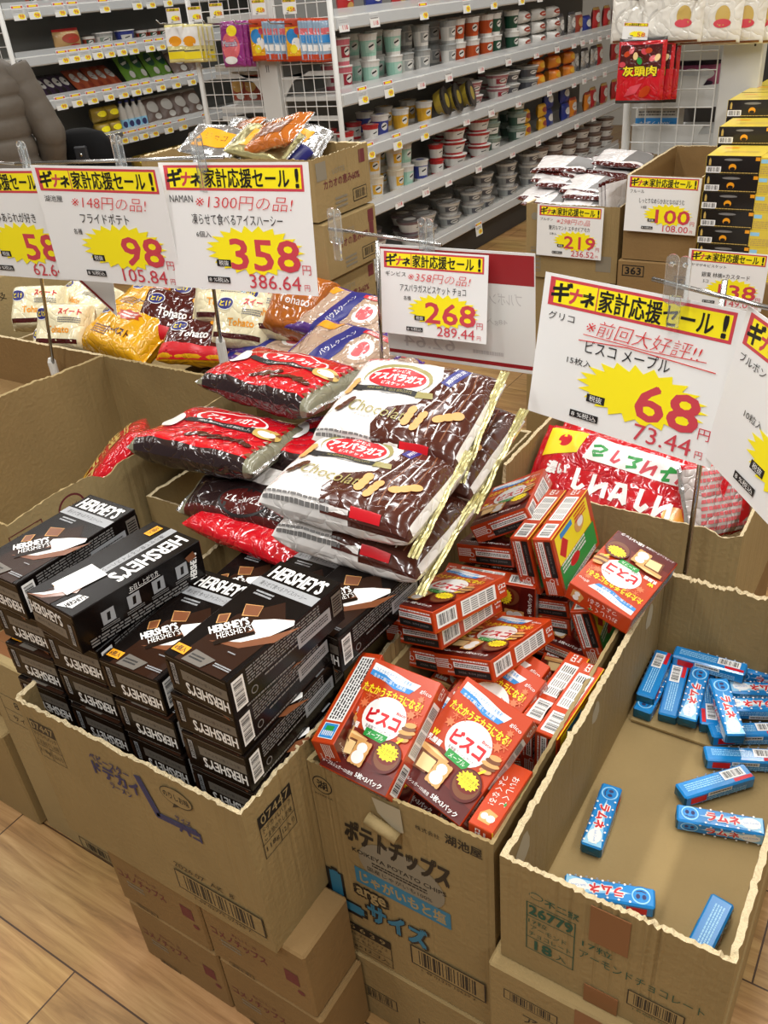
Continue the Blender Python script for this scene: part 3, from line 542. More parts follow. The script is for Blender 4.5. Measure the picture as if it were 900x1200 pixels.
YAWM = lambda a: Matrix.Rotation(a, 3, 'Z')
bis = [((-.497, .663, .629), (.486, -.039, -.055), 'orange biscuit box glaring with reflected light, front left of the pile'),
 ((-.389, .693, .610), (.485, .14, -.19), 'orange biscuit box with full front print facing up, front centre'),
 ((-.322, .657, .518), (1.554, .004, -1.605), 'orange biscuit box standing on end at the front right corner, cookie end up'),
 (*from_anchor(at_z(626.7, 856, .59), (1, -1, 1), YAWM(-.047) @ XUP), 'orange biscuit box on edge beside the candy carton, barcode edge up'),
 ((-.535, .907, .668), (-.159, -.276, -.209), 'topmost orange biscuit box of the leaning stack left of centre'),
 ((-.549, .925, .617), (-.19, -.26, -.1), 'middle orange biscuit box of the leaning stack left of centre'),
 ((-.540, .935, .566), (-.157, -.21, -.05), 'lowest orange biscuit box of the leaning stack left of centre'),
 ((-.458, .922, .590), (-.171, -.331, -.122), 'orange biscuit box lying face up at the centre of the pile'),
 (*from_anchor(at_z(640, 798, .59), (1, 1, 1), YAWM(-.22) @ Matrix.Rotation(.1, 3, 'Y') @ Matrix.Rotation(.42, 3, 'X')), 'orange biscuit box tilted up behind the front centre one, top half seen'),
 (*from_anchor(at_z(645, 781, .578), (1, 1, 1), YAWM(-.2) @ Matrix.Rotation(.1, 3, 'Y') @ Matrix.Rotation(.40, 3, 'X')), 'orange biscuit box peeking above the tilted one at pile centre'),
 ((-.431, 1.147, .658), (3.005, -1.338, -2.998), 'orange biscuit box standing on edge showing its yellow and green back'),
 ((-.474, 1.153, .644), (2.966, -1.367, -2.967), 'orange biscuit box on edge, left twin of the one with yellow back'),
 ((-.557, 1.2, .669), (-.086, -.491, .245), 'highest orange biscuit box tipped over at the back of the pile'),
 ((-.559, 1.178, .610), (-.14, -.185, -.007), 'orange biscuit box lying flat below the highest one at the back'),
 ((-.550, 1.17, .568), (-.133, -.152, -.007), 'orange biscuit box lowest at the back left of the pile'),
 ((-.323, 1.113, .635), (-.052, -.259, 3.023), 'upside-down facing orange biscuit box leaning on the right rim'),
 ((-.552, .678, .600), (.699, 1.391, .834), 'orange biscuit box on edge at the front left corner, white text panel up')]
pp = at_z(667.5, 717, .585); bis.append((*from_anchor(pp, (1, -1, 1), YAWM(.12) @ Matrix.Rotation(-.3, 3, 'Y') @ XUP), 'orange biscuit box wedged on edge under the one on the right rim'))
pp = at_z(665, 706, .575); bis.append((*from_anchor(pp, (1, -1, 1), YAWM(.05) @ Matrix.Rotation(-.15, 3, 'Y')), 'orange biscuit box lying flat beneath the yellow-backed one'))
pp = at_z(667, 727, .535); bis.append((*from_anchor(pp, (1, -1, 1), YAWM(.08) @ Matrix.Rotation(-.1, 3, 'Y')), 'orange biscuit box second below the yellow-backed one, mostly in shadow'))
pp = at_z(682, 752, .49); bis.append((*from_anchor(pp, (1, -1, 1), YAWM(.1) @ Matrix.Rotation(-.25, 3, 'Y')), 'orange biscuit box deep in the gap near the right wall'))
MF = Matrix(((0, -1, 0), (0, 0, -1), (1, 0, 0)))
pp = at_z(627.5, 690, .607); bis.append((*from_anchor(pp, (1, -1, 1), YAWM(.18) @ MF), 'orange biscuit box upright on its long edge at pile centre, brown print towards us'))
bis.append((*flat((-.455, .735, .53), -.2, .5, 0), 'orange biscuit box underneath the front centre one, corner showing'))
bis.append((*from_anchor(at_z(626.7, 856, .59)+Vector((-.037, .035, -.022)), (1, -1, 1), YAWM(-.06) @ XUP), 'orange biscuit box on edge, sunk left of the barcode-up one'))
pp = at_z(685, 770, .50); bis.append((*from_anchor(pp, (1, -1, 1), YAWM(-.1)), 'orange biscuit box lying in shadow by the candy carton wall'))
for i, (cx, cy, cz, a) in enumerate(((-.52, .70, .50, .1), (-.42, .72, .47, -.1), (-.5, .9, .50, 0), (-.38, 1.08, .46, .15), (-.5, 1.1, .51, -.05), (-.4, .9, .46, .3))):
    bis.append((*flat((cx, cy, cz), a), 'orange biscuit box buried at the %s of the pile' % ('front left bottom', 'front centre bottom', 'left middle bottom', 'back right bottom', 'back left bottom', 'middle bottom')[i]))
first = True
for c, e, lab in bis:
    o = bp if first else dup(bp); first = False
    o.location = c; o.rotation_euler = e; tag(o, lab, 'biscuit box', BG)
# ================================================================== RAMUNE CANDY STICKS
CL, CW, CH = .118, .030, .022
def candy_proto():
    b = MB(); x, y, z = CL/2, CW/2, CH/2; b.box(-x, -y, -z, x, y, z, {'*': RBLU, '-x': RTEAL, '+x': RTEAL}, c=.0025)
    fr = faces6(-x, -y, -z, x, y, z)
    def front(h):
        s = [('p', [(.03, h*.5), (.116, h*.05), (.116, h*.95)], RBLUL), ('p', [(.034, h*.5), (.112, h*.3), (.112, h*.7)], HW), ('e', .018, h*.52, .012, h*.4, RBLUL), ('e', .018, h*.52, .0105, h*.33, RBLU), ('e', .014, h*.56, .0028, h*.12, INKB), ('e', .022, h*.56, .0028, h*.12, INKB), ('s', [(.012, h*.34), (.018, h*.28), (.024, h*.34)], .0015, INKB),
            ('t', 'ラムネ', .063, h*.52, .046, h*.5, HW, 0, .1), ('t', 'ラムネ', .063, h*.52, .044, h*.46, BRED, 0, .05), ('e', .1, h*.5, .013, h*.32, HW), ('t', 'Soft Candy', .1, h*.5, .02, h*.14, BBL, 8)]
        for i in range(12): s.append(('e', .032+.0072*i, h*(.1 if i % 2 else .9), .0016, .0016, HW))
        return s
    decal(b, fr['+z'], front(CW)); decal(b, fr['-y'], front(CH))
    bk = [('bars', .09, .018, .036, .016), ('lines', .04, .016, .06, .014, 4, RBLUL), ('r', .1, .006, .03, .006, BRED)]
    decal(b, ((-x, y, -z), (1, 0, 0), (0, -1, 0)), bk)
    decal(b, fr['+y'], [('lines', .05, .014, .07, .01, 3, RBLUL), ('r', .095, .011, .026, .012, BRED), ('r', .06, .006, .04, .007, HW), ('lines', .06, .006, .036, .005, 1, INK)])
    ends = []
    for s in (-1, 1):
        b2 = MB(); b2.raw([(s*(x-.0002), -y*.8, -z*.7), (s*(x-.0002), y*.8, -z*.7), (s*(x-.0002), y*.8, z*.8), (s*(x-.0002), -y*.8, z*.8), (s*(x+.0018), 0, 0)], [(0, 1, 4), (1, 2, 4), (2, 3, 4), (3, 0, 4)], RTEAL); ends.append(b2)
    return b, ends
cb, ends = candy_proto(); cp = cb.build('candy_stick')
for q in ends: q.build('folded_wrapper_end', cp)
CG = 'blue candy sticks in the shallow carton'
FZ = .409; ZT = FZ+CH
def stick(A, B_, za, zb, roll, lab, f=False):
    a = at_z(*A, za); c = at_z(*B_, zb); d = (c-a).normalized(); mid = (a+c)/2
    if (c-a).length < .09: mid = a+d*CL/2
    LIM = -.034; lo = mid-d*CL/2 if d.x > 0 else mid+d*CL/2; e_ = d if d.x > 0 else -d   # keep the far end inside the carton wall
    if (lo+e_*CL).x > LIM:
        lo = lo-Vector((min(.03, max(0, (lo+e_*CL).x-LIM)), 0, 0))
        if (lo+e_*CL).x > LIM:
            cx = max(.3, (LIM-lo.x)/CL); e_ = Vector((cx, math.sqrt(max(0, 1-cx*cx-e_.z*e_.z)), e_.z)).normalized()
        d = e_ if d.x > 0 else -e_; mid = lo+e_*CL/2
    up = Vector((0, 0, 1)); yv = up.cross(d).normalized(); zv = d.cross(yv)
    M_ = Matrix((d, yv, zv)).transposed() @ Matrix.Rotation(RD(roll), 3, 'X')
    half = CH/2 if abs(math.cos(RD(roll))) > .7 else CW/2
    return mid-zv*half, M_.to_euler(), lab
sticks = [stick((718, 919), (692.5, 992), ZT, ZT, 0, 'blue candy stick lying alone on the left of the carton floor'),
 stick((763, 1052), (666, 1035), ZT, ZT, 0, 'blue candy stick lying against the torn front rim'),
 stick((847.5, 1053), (812, 1125), .445, .415, 180, 'blue candy stick with barcode up at the front right corner'),
 stick((802, 954), (905, 972), ZT, ZT, 0, 'blue candy stick showing two red titles, third up from the front'),
 stick((796, 927), (880, 902), ZT, ZT, 180, 'blue candy stick lying diagonally barcode up, mid carton'),
 stick((826, 882), (925, 887), ZT, ZT, 180, 'blue candy stick along the edge of the loose bottom flap'),
 stick((791, 762), (874, 784), .468, .468, 180, 'blue candy stick lying on others against the back wall'),
 stick((757, 813), (778, 765), .452, .456, 180, 'upper blue candy stick in the left back corner'),
 stick((754, 829), (778, 785), ZT+.004, ZT+.004, 0, 'lower blue candy stick in the left back corner'),
 stick((783, 835), (797, 779), ZT+.004, .45, 180, 'plain-backed blue candy stick second from the left wall'),
 stick((821, 784), (806, 839), .456, .444, 0, 'blue candy stick with title up, third from the left wall'),
 stick((842, 795), (863, 860), .474, .466, 0, 'blue candy stick lying slanted across the heap, title up'),
 stick((828, 792), (832, 846), ZT+.006, ZT+.006, 180, 'blue candy stick underneath the slanted one'),
 stick((829, 855), (925, 853), ZT+.006, ZT+.006, 180, 'blue candy stick lying level under the slanted one, front of heap'),
 stick((958, 832), (866, 830), .455, .45, 0, 'blue candy stick at the right of the heap, title inverted'),
 stick((955, 812), (860, 806), ZT+.006, ZT+.008, 0, 'blue candy stick behind the inverted-title one at right'),
 stick((880, 783), (965, 800), .45, .45, 0, 'blue candy stick at the far back right edge of view')]
for i, (c, e, lab) in enumerate(sticks):
    o = cp if i == 0 else dup(cp); o.location = c; o.rotation_euler = e; tag(o, lab, 'candy stick', CG)
# ================================================================== BAGS
def bag_shape(w, d, h, seed, pu=4, pv=7, cr=.004, q=.5, bulge=0):
    def z(u, v, top):
        a = max(0, 1-abs(2*u-1)**pu)**q*max(0, 1-abs(2*v-1)**pv)**q
        x, y = u*w, v*d; s = seed*3.7+(0 if top else 50)
        r = 1-2*abs(fbm(x*16, y*11, s)); n = fbm(x*7, y*7, s+9)
        k = cr*(.9*(r-.5)+1.2*n+.5*fbm(x*40, y*30, s+3))*min(1, a*1.6)
        return (h/2*a*(1+bulge*fbm(x*5, y*5, s+20))+k)*(1 if top else -1)
    return z
def bag(name, w, d, h, top, side, label, cat='snack bag', group=None, seed=1, pu=4, pv=7, cr=.004, decals=(), seal=SILV, seal_len=.018, fin_h=None, nx=44, ny=30, zone=None, side_w=.06, cell=.009, bulge=.1, loc=None, rot=None, slant=0):
    zf = bag_shape(w, d, h, seed, pu, pv, cr, bulge=bulge); b = MB()
    us = [(1-math.cos(PI*(i/nx)))/2*.55+.45*i/nx for i in range(nx+1)]; vs_ = [(1-math.cos(PI*(j/ny)))/2*.75+.25*j/ny for j in range(ny+1)]
    for tp in (True, False):
        V = []; Fc = []; M = []
        for j, v in enumerate(vs_):
            for i, u in enumerate(us): V.append(((u-.5)*w, (v-.5)*d+.0012*fbm(u*9, seed), zf(u, v, tp)))
        for j in range(ny):
            for i in range(nx):
                k = j*(nx+1)+i; fc = (k, k+1, k+nx+2, k+nx+1); Fc.append(fc if tp else fc[::-1])
                u, v = (us[i]+us[i+1])/2, (vs_[j]+vs_[j+1])/2
                m = (zone(u, v, tp) if zone else None) or (top if tp and side_w < v < 1-side_w else side); M.append(m)
        b.raw(V, Fc, M, True)
    if decals: decal(b, lambda a, bb, e: (a-w/2, bb-d/2, zf(min(.995, max(.005, a/w)), min(.995, max(.005, bb/d)), True)+e+.0006), list(decals), eps=.0003, step=.00008, cell=cell)
    o = b.build(name, None, loc, rot, label, cat, group)
    for s in (-1, 1):
        if not seal or (slant and s < 0): continue
        e = MB(); V = []; Fc = []; n = 26; hh = fin_h if fin_h is not None else h*.18
        for j in range(n+1):
            v = j/n; y = (v-.5)*d*.97
            for i in range(6):
                t = i/5; x = s*(w/2-.006+t*seal_len); V.append((x+s*.003*fbm(y*30, seed+s), y, (hh*t)*(1 if fin_h else .3)*math.sin(v*PI*.96+.06)*(.4+.6*fbm(y*18, seed))+.0012*(-1)**i+.002*fbm(y*50, seed*2+i)+slant*(v-.5)*h*.9))
        for j in range(n):
            for i in range(5): k = j*6+i; Fc.append((k, k+1, k+7, k+6))
        e.raw(V, Fc, seal, False); e.build('crimped_end_seal', o)
    return o
FW = film('white_film', (240, 236, 232)); FBR = film('chocolate_film', (74, 34, 24), .18, bump=.2); FRD = film('red_film', (196, 22, 34), .14); FDK = film('dark_print_film', (44, 30, 30), .16); FLAT = film('lattice_film', (128, 126, 104), .25, bump=.3)
FCR = film('cream_film', (244, 234, 196)); FYE = film('yellow_film', (240, 176, 24)); FPU = film('purple_film', (86, 50, 132)); FCL = film('cake_in_clear_film', (188, 160, 138), .12, bump=.5); FPK = film('pink_film', (226, 110, 116)); FMA = film('maroon_film', (78, 26, 24)); FORG = film('orange_brown_film', (176, 96, 30)); FBLU = film('pale_blue_film', (120, 180, 214)); OLV = mat('olive_print', (150, 140, 84), .35)
GOLDP = mat('gold_print', (196, 166, 90), .35); NAVY = mat('navy_print', (38, 40, 120), .35)
def bisc_fig(cx, cy, a, s, m=BCK):
    o = []
    for k in (-1, 0, 1): dx, dy = rot2(k*.013*s, 0, RD(a)); o.append(('e', cx+dx, cy+dy, .0105*s, .0075*s, m, a))
    return o
def aspara(w, d, red):
    if not red:
        D = [('p', [(w*.44, .0), (w*.98, 0), (w*.98, d*.98), (w*.6, d*.98), (w*.66, d*.75), (w*.6, d*.45), (w*.43, d*.36), (w*.39, d*.15)], FBR)]
        for k in range(4): D.append(('s', [(w*(.7+.05*k), d*(.97-.02*k)), (w*(.73+.05*k), d*.7), (w*(.66+.07*k), d*.4), (w*(.72+.05*k), d*.12)], .0022, HCH if k % 2 else FW))
        D += [('r', w*.62+.03, d*.82, .022, .052, NAVY, -20), ('t', '期間限定', w*.62+.03, d*.82, .044, .009, HW, 70)]
        D += [('t', 'ギンビス', w*.13, d*.93, .045, .011, BRED, 0, .05), ('t', 'Mini', w*.3, d*.93, .026, .012, HCH)]
        cx, cy = w*.37, d*.66
        D += [('e', cx, cy+.006, .064, .036, OLV), ('e', cx, cy, .06, .033, FW), ('p', [(cx-.075, cy-.016), (cx-.05, cy-.02), (cx-.05, cy-.034), (cx-.08, cy-.028)], INK), ('p', [(cx+.075, cy-.016), (cx+.05, cy-.02), (cx+.05, cy-.034), (cx+.08, cy-.028)], OLV),
            ('e', cx, cy+.004, .054, .026, BRED), ('t', 'ギンビス', cx, cy+.022, .034, .008, HW, 0, .03), ('t', 'アスパラガス', cx, cy+.006, .094, .018, HW, 0, .05), ('t', 'ビスケット', cx, cy-.011, .044, .008, HW, 0, .02), ('r', cx, cy-.026, .1, .011, INK), ('t', 'MINI ASPARAGUS BISCUITS', cx, cy-.026, .084, .006, OLV)]
        D += [('t', 'Chocolate', w*.4, d*.3, .12, .026, OLV, -4), ('t', '[チョコビスケット]', w*.34, d*.21, .05, .007, HCH)]+bisc_fig(w*.6, d*.3, 88, 1.0)+bisc_fig(w*.68, d*.26, 82, 1.0)+bisc_fig(w*.84, d*.36, 35, 1.1)+bisc_fig(w*.09, d*.55, 80, .9)+bisc_fig(w*.14, d*.32, 60, .9, FBR)
        return D
    D = []; cx, cy = w*.52, d*.66
    D += [('t', 'ギンビス', w*.16, d*.9, .05, .012, HW, 0, .04), ('e', cx, cy+.004, .08, .032, HW), ('e', cx, cy+.006, .074, .027, BRED), ('t', 'アスパラガス', cx, cy+.008, .11, .02, HW, 0, .05), ('p', [(cx-.09, cy-.012), (cx+.09, cy-.012), (cx+.1, cy-.024), (cx+.084, cy-.03), (cx-.084, cy-.03), (cx-.1, cy-.024)], INK), ('t', 'MINI ASPARAGUS BISCUITS', cx, cy-.021, .12, .007, HW)]
    for k in range(5): D += bisc_fig(w*(.45+.09*k), d*(.25+.04*(k % 2)), 50-15*k, .95, FBR)
    D += [('e', w*.86, d*.55, .028, .022, GOLDP), ('e', w*.86, d*.55, .018, .013, HW), ('e', w*.12, d*.5, .02, .04, HW, 20)]
    for k in range(9): D.append(('p', [(w*.93-.006, d*(.08+.1*k)), (w*.93+.006, d*(.08+.1*k)), (w*.93, d*(.08+.1*k)+.012)], HCH))
    return D
def lat_zone(u, v, tp):
    return FLAT if u > .93 or u < .05 else None
w_, d_ = .28, .2
AG = 'white chocolate asparagus biscuit bags'
WZ = lambda u, v, tp: (FBR if (u > .62 and v < .06 and tp) else None)
wa = [((-.678, .925, .830), (.07, .03, .05), 'white and brown asparagus biscuit bag nearest the front, on top', 1), ((-.690, 1.085, .880), (.28, .03, .06), 'white and brown asparagus biscuit bag propped behind the front one, under the price card', 2), ((-.672, .935, .757), (.02, .03, .03), 'white and brown asparagus biscuit bag lowest, beneath the front one', 3), ((-.675, 1.12, .812), (.22, .05, .0), 'white and brown asparagus biscuit bag beneath the propped one, gold seal seen', 4)]
for c, e, lab, sd in wa:
    bag('biscuit_bag', .262, .21, .066, FW, FW, lab, 'biscuit bag', AG, seed=sd, pu=6, pv=9, cr=.0032, decals=aspara(.262, .21, False)+([('r', .19, .006, .05, .009, BRED), ('lines', .07, .005, .12, .01, 2, HTX)]), seal=GOLDF, seal_len=.016, fin_h=.02, slant=1, zone=WZ, loc=c, rot=e)
ra = [((-1.08, 1.025, .775), (-.10, .02, .10), 'red asparagus biscuit bag at the left, overhanging the open carton', 11), ((-1.055, 1.20, .832), (-.06, .04, -.02), 'red asparagus biscuit bag at the very top of its pile, behind the left one', 12), ((-.86, 1.13, .745), (-.05, .03, .1), 'red asparagus biscuit bag squeezed under the topmost one, lattice end showing', 14)]
for c, e, lab, sd in ra:
    bag('biscuit_bag', w_, d_, .062, FRD, FDK, lab, 'biscuit bag', 'red asparagus biscuit bags', seed=sd, pu=6, pv=9, cr=.005, decals=aspara(w_, d_, True), seal=SILV, seal_len=.014, fin_h=.012, zone=lat_zone, side_w=.07, loc=c, rot=e)
o = bag('biscuit_bag', w_, d_, .06, FDK, FMA, 'dark asparagus biscuit bag upside down under the left red one', 'biscuit bag', None, seed=15, pu=6, pv=8, cr=.006, seal=SILV, seal_len=.016, fin_h=.01, zone=lat_zone, decals=[('r', .14, .1, .27, .04, FW), ('e', .14, .035, .055, .03, INK), ('e', .14, .035, .05, .026, FMA), ('t', 'アスパラガス', .14, .035, .08, .014, HW, 180), ('t', '15万', .24, .06, .03, .014, HTX, 180)], loc=(-.955, 1.0, .712), rot=(.25, .0, .06))
bag('biscuit_bag', .25, .13, .04, FRD, FRD, 'flat glossy red biscuit bag lying on the back row chocolate boxes', 'biscuit bag', None, seed=16, pu=5, pv=6, cr=.004, decals=[('t', 'アスパラガス', .15, .06, .12, .02, FMA, 180), ('lines', .2, .09, .08, .012, 2, FMA)], seal=FRD, seal_len=.015, loc=(-.92, .925, .682), rot=(.0, .05, -.04))
# purple cake packs
def cake_pack(lab, loc, rot, sd):
    D = [('p', [(.075, .0), (.13, .0), (.165, .15), (.11, .15)], NAVY), ('p', [(.0, .118), (.075, .118), (.09, .143), (.0, .143)], HOR), ('e', .185, .08, .04, .045, FCL), ('e', .185, .08, .03, .034, HW), ('e', .185, .08, .02, .024, FPK), ('r', .19, .133, .07, .013, BRED), ('t', 'バウムクーヘン', .12, .08, .1, .014, HW, 75), ('t', '期間限定', .19, .133, .05, .009, HW)]
    return bag('cake_pack', .25, .16, .05, FCL, FPU, lab, 'cake pack', 'purple cake packs', seed=sd, pu=4, pv=5, cr=.006, decals=D, seal=FPU, seal_len=.016, side_w=.1, loc=loc, rot=rot)
cake_pack('purple and clear cake pack under the metal pole, nearest', at_y(402, 414, 1.43), (.3, .05, -.15), 21)
cake_pack('purple and clear cake pack behind the red bags, at left', at_y(325, 404, 1.52), (.15, -.02, .02), 22)
cake_pack('purple and clear cake pack with a zigzag edge, furthest back', at_y(404, 371, 1.56), (.35, .1, .0), 23)
cake_pack('purple and clear cake pack low at the left beside the brown bags', at_y(296, 412, 1.5), (.05, -.1, -.1), 24)
cake_pack('purple and clear cake pack lowest under the pole', at_y(420, 432, 1.5), (.0, .0, .1), 25)
# cream / yellow / brown corn snack bags
def corn_bag(lab, loc, rot, sd, kind, w=.2, d=.15, h=.085):
    body, side = {'cream': (FCR, FCR), 'yellow': (FYE, FYE), 'brown': (FMA, FYE), 'orange': (FORG, FORG)}[kind]
    lg = [('e', w*.22, d*.72, .024, .017, HW), ('e', w*.22, d*.72, .022, .015, NAVY), ('t', 'とけ', w*.22, d*.72, .03, .014, BYE, 0, .04)]
    D = {'cream': [('r', w*.5, d*.16, w*.8, .012, FMA), ('t', 'Tohato', w*.55, d*.4, .07, .018, HOR, 0, .03), ('t', 'スイート', w*.75, d*.78, .06, .016, BRED, 0, .04), ('lines', w*.75, d*.6, .06, .016, 3, HTX)],
         'yellow': [('t', 'ハーベスト', w*.6, d*.35, .09, .02, FMA, 0, .04), ('lines', w*.35, d*.3, .06, .03, 4, HCH), ('fan', (w*.6, d*.72), [(w*.6+.05*math.cos(i*PI/8)*(1 if i % 2 else .75), d*.72+.02*math.sin(i*PI/8)*(1 if i % 2 else .75)) for i in range(16)], BO), ('lines', w*.6, d*.72, .06, .02, 2, HW)],
         'brown': [('t', 'Tohato', w*.5, d*.5, .08, .022, HW, 0, .03), ('p', [(0, 0), (w, 0), (w, d*.2), (0, d*.3)], BRED), ('e', w*.8, d*.8, .02, .012, HOR)], 'orange': [('t', 'Tohato', w*.55, d*.5, .08, .02, HW)]}[kind]
    return bag('corn_snack_bag', w, d, h, body, side, lab, 'snack bag', 'corn snack bags in the carton behind', seed=sd, pu=5, pv=6, cr=.006, decals=D+lg, seal=side, seal_len=.012, side_w=.05, loc=loc, rot=rot, nx=34, ny=24)
corn_bag('yellow corn snack bag with brown lettering, front of the snack heap', at_y(150, 394, 1.43), (.5, .0, -.15), 31, 'yellow', .26, .15, .1)
corn_bag('yellow corn snack bag lying behind the front yellow one', at_y(180, 362, 1.56), (.3, .05, -.1), 32, 'yellow', .26, .16, .08)
corn_bag('brown and yellow corn snack bag just right of the yellow one', at_y(208, 378, 1.50), (.7, .2, .35), 33, 'brown', .2, .16, .1)
corn_bag('brown and yellow corn snack bag with red stripe beside the left pole', at_y(240, 366, 1.57), (.7, .2, .5), 34, 'brown', .2, .15, .1)
corn_bag('dark brown corn snack bag tucked beneath the yellow one', at_y(232, 402, 1.44), (.4, .0, .3), 35, 'brown', .18, .13, .06)
corn_bag('cream corn snack bag on top at far left of the snack heap', at_y(48, 362, 1.50), (1.0, .0, .4), 36, 'cream', .16, .13, .1)
corn_bag('cream corn snack bag with blue oval, nearest at the left heap', at_y(78, 385, 1.42), (1.0, .0, .3), 37, 'cream', .16, .13, .1)
corn_bag('cream corn snack bag lower left, second beneath the nearest cream one', at_y(70, 405, 1.40), (.9, .0, .35), 38, 'cream', .15, .1, .07)
corn_bag('cream corn snack bag lowest at the left carton rim', at_y(72, 425, 1.39), (.8, .0, .25), 39, 'cream', .15, .09, .06)
corn_bag('cream corn snack bag lying behind with red lettering', at_y(95, 358, 1.6), (.4, .0, -.1), 40, 'cream', .24, .17, .08)
corn_bag('cream corn snack bag right of the brown ones, under the 358 card', at_y(287, 378, 1.5), (.9, .1, .3), 41, 'cream', .15, .14, .08)
corn_bag('cream corn snack bag with dark stripe beside the orange one', at_y(318, 366, 1.54), (.9, .0, .2), 42, 'cream', .15, .14, .08)
corn_bag('cream corn snack bag leaning behind the left pole', at_y(262, 352, 1.54), (1.0, .1, .4), 45, 'cream', .14, .14, .08)
corn_bag('orange brown corn snack bag at the right end of the snack heap', at_y(352, 362, 1.56), (.8, .1, .1), 43, 'orange', .15, .16, .1)
bag('corn_snack_bag', .24, .15, .06, FBLU, FBLU, 'pale blue snack bag at the back of the snack heap', 'snack bag', None, seed=44, cr=.006, decals=[('t', 'Tohato', .12, .07, .1, .02, HW), ('e', .05, .1, .02, .015, NAVY)], seal=FBLU, loc=at_y(300, 350, 1.57), rot=(.5, 0, 0))
# red shrimp snack bags
def shrimp_bag(lab, loc, rot, sd, w=.36, d=.2, h=.08):
    D = [('p', [(.02, .0), (w-.02, .0), (w-.02, d*.18), (.02, d*.2)], FPK), ('p', [(0, d*.62), (w*.22, d*.7), (w*.24, d*.95), (.0, d*.95)], BYE), ('e', w*.12, d*.82, .016, .014, BRED), ('p', [(w*.26, d*.66), (w*.92, d*.6), (w*.95, d*.82), (w*.3, d*.93)], HW), ('t', '濃い', w*.13, d*.5, .045, .026, HW, 0, .05), ('e', w*.85, d*.3, .024, .02, HOR)]
    SQ = [[(-.9, .5), (-.2, .9), (.7, .5), (.3, -.1), (-.6, -.3), (-.2, -.9), (.8, -.6)], [(-.3, 1), (-.2, -.7), (.3, -.9), (.7, -.4)], [(-.8, .6), (.8, .7), (.1, .0), (.7, -.6), (-.3, -.9)], [(-.7, .9), (-.7, -.9), (-.1, -.1), (.6, .4), (.7, -.8)], [(-.9, .2), (.9, .5), (.0, .9), (-.1, -.9), (.6, -.8)], [(-.8, -.7), (-.4, .8), (.3, .8), (.8, -.8), (.1, -.2), (-.4, -.3)]]
    for k in range(6):
        x = w*(.34+.1*k); y = d*(.775-.018*k); D.append(('s', [(x+.015*q[0]+.004*q[1], y+.014*q[1]) for q in SQ[k]], .0065, BGR if k % 2 == 0 else CRED))
    for k in range(5):
        x = w*(.28+.125*k); y = d*(.42-.015*k); D.append(('s', [(x+.019*q[0], y+.022*q[1]) for q in SQ[(k*2+1) % 6]], .0095, HW))
    return bag('shrimp_snack_bag', w, d, h, FRD, FRD, lab, 'snack bag', 'red snack bags in the carton behind the biscuits', seed=sd, pu=5, pv=5, cr=.007, decals=D, seal=FRD, seal_len=.02, side_w=.03, loc=loc, rot=rot)
shrimp_bag('red snack bag with white script, lower front in its carton', (-.45, 1.49, .575), (.75, .04, -.02), 51)
shrimp_bag('red snack bag with pink edge, upper one under the 68 card', (-.43, 1.64, .635), (.5, .05, .0), 52)
shrimp_bag('red snack bag at the bottom, hidden beneath the other two', (-.45, 1.6, .50), (.3, .0, .02), 54, h=.06)
bag('snack_bag', .2, .15, .06, film('clear_striped_film', (206, 196, 192), .14, bump=.6), FRD, 'clear and red snack bag standing at the right side of its carton', 'snack bag', None, seed=53, cr=.008, decals=[('lines', .1, .075, .17, .12, 9, FPK), ('p', [(.12, .02), (.19, .05), (.17, .12)], BRED)], seal=SILV, loc=(-.275, 1.53, .57), rot=(1.1, .3, 1.2))
# potato crisps bag in the nearly empty carton
bag('crisps_bag', .2, .26, .07, FRD, FRD, 'red and yellow crisps bag slipped down inside the nearly empty carton', 'crisps bag', None, seed=61, cr=.004, pv=4, decals=[('p', [(0, 0), (.2, 0), (.2, .09), (.1, .12), (0, .08)], FYE), ('t', 'ポテト', .1, .13, .15, .04, GOLDP, 0, .05), ('t', 'POTATO', .1, .165, .09, .012, GOLDP), ('t', '岩塩', .1, .2, .1, .036, GOLDP, 0, .04), ('lines', .1, .235, .13, .014, 2, GOLDP)], seal=FRD, loc=at_x(128, 556, -1.40), rot=(.75, -.25, -.75))
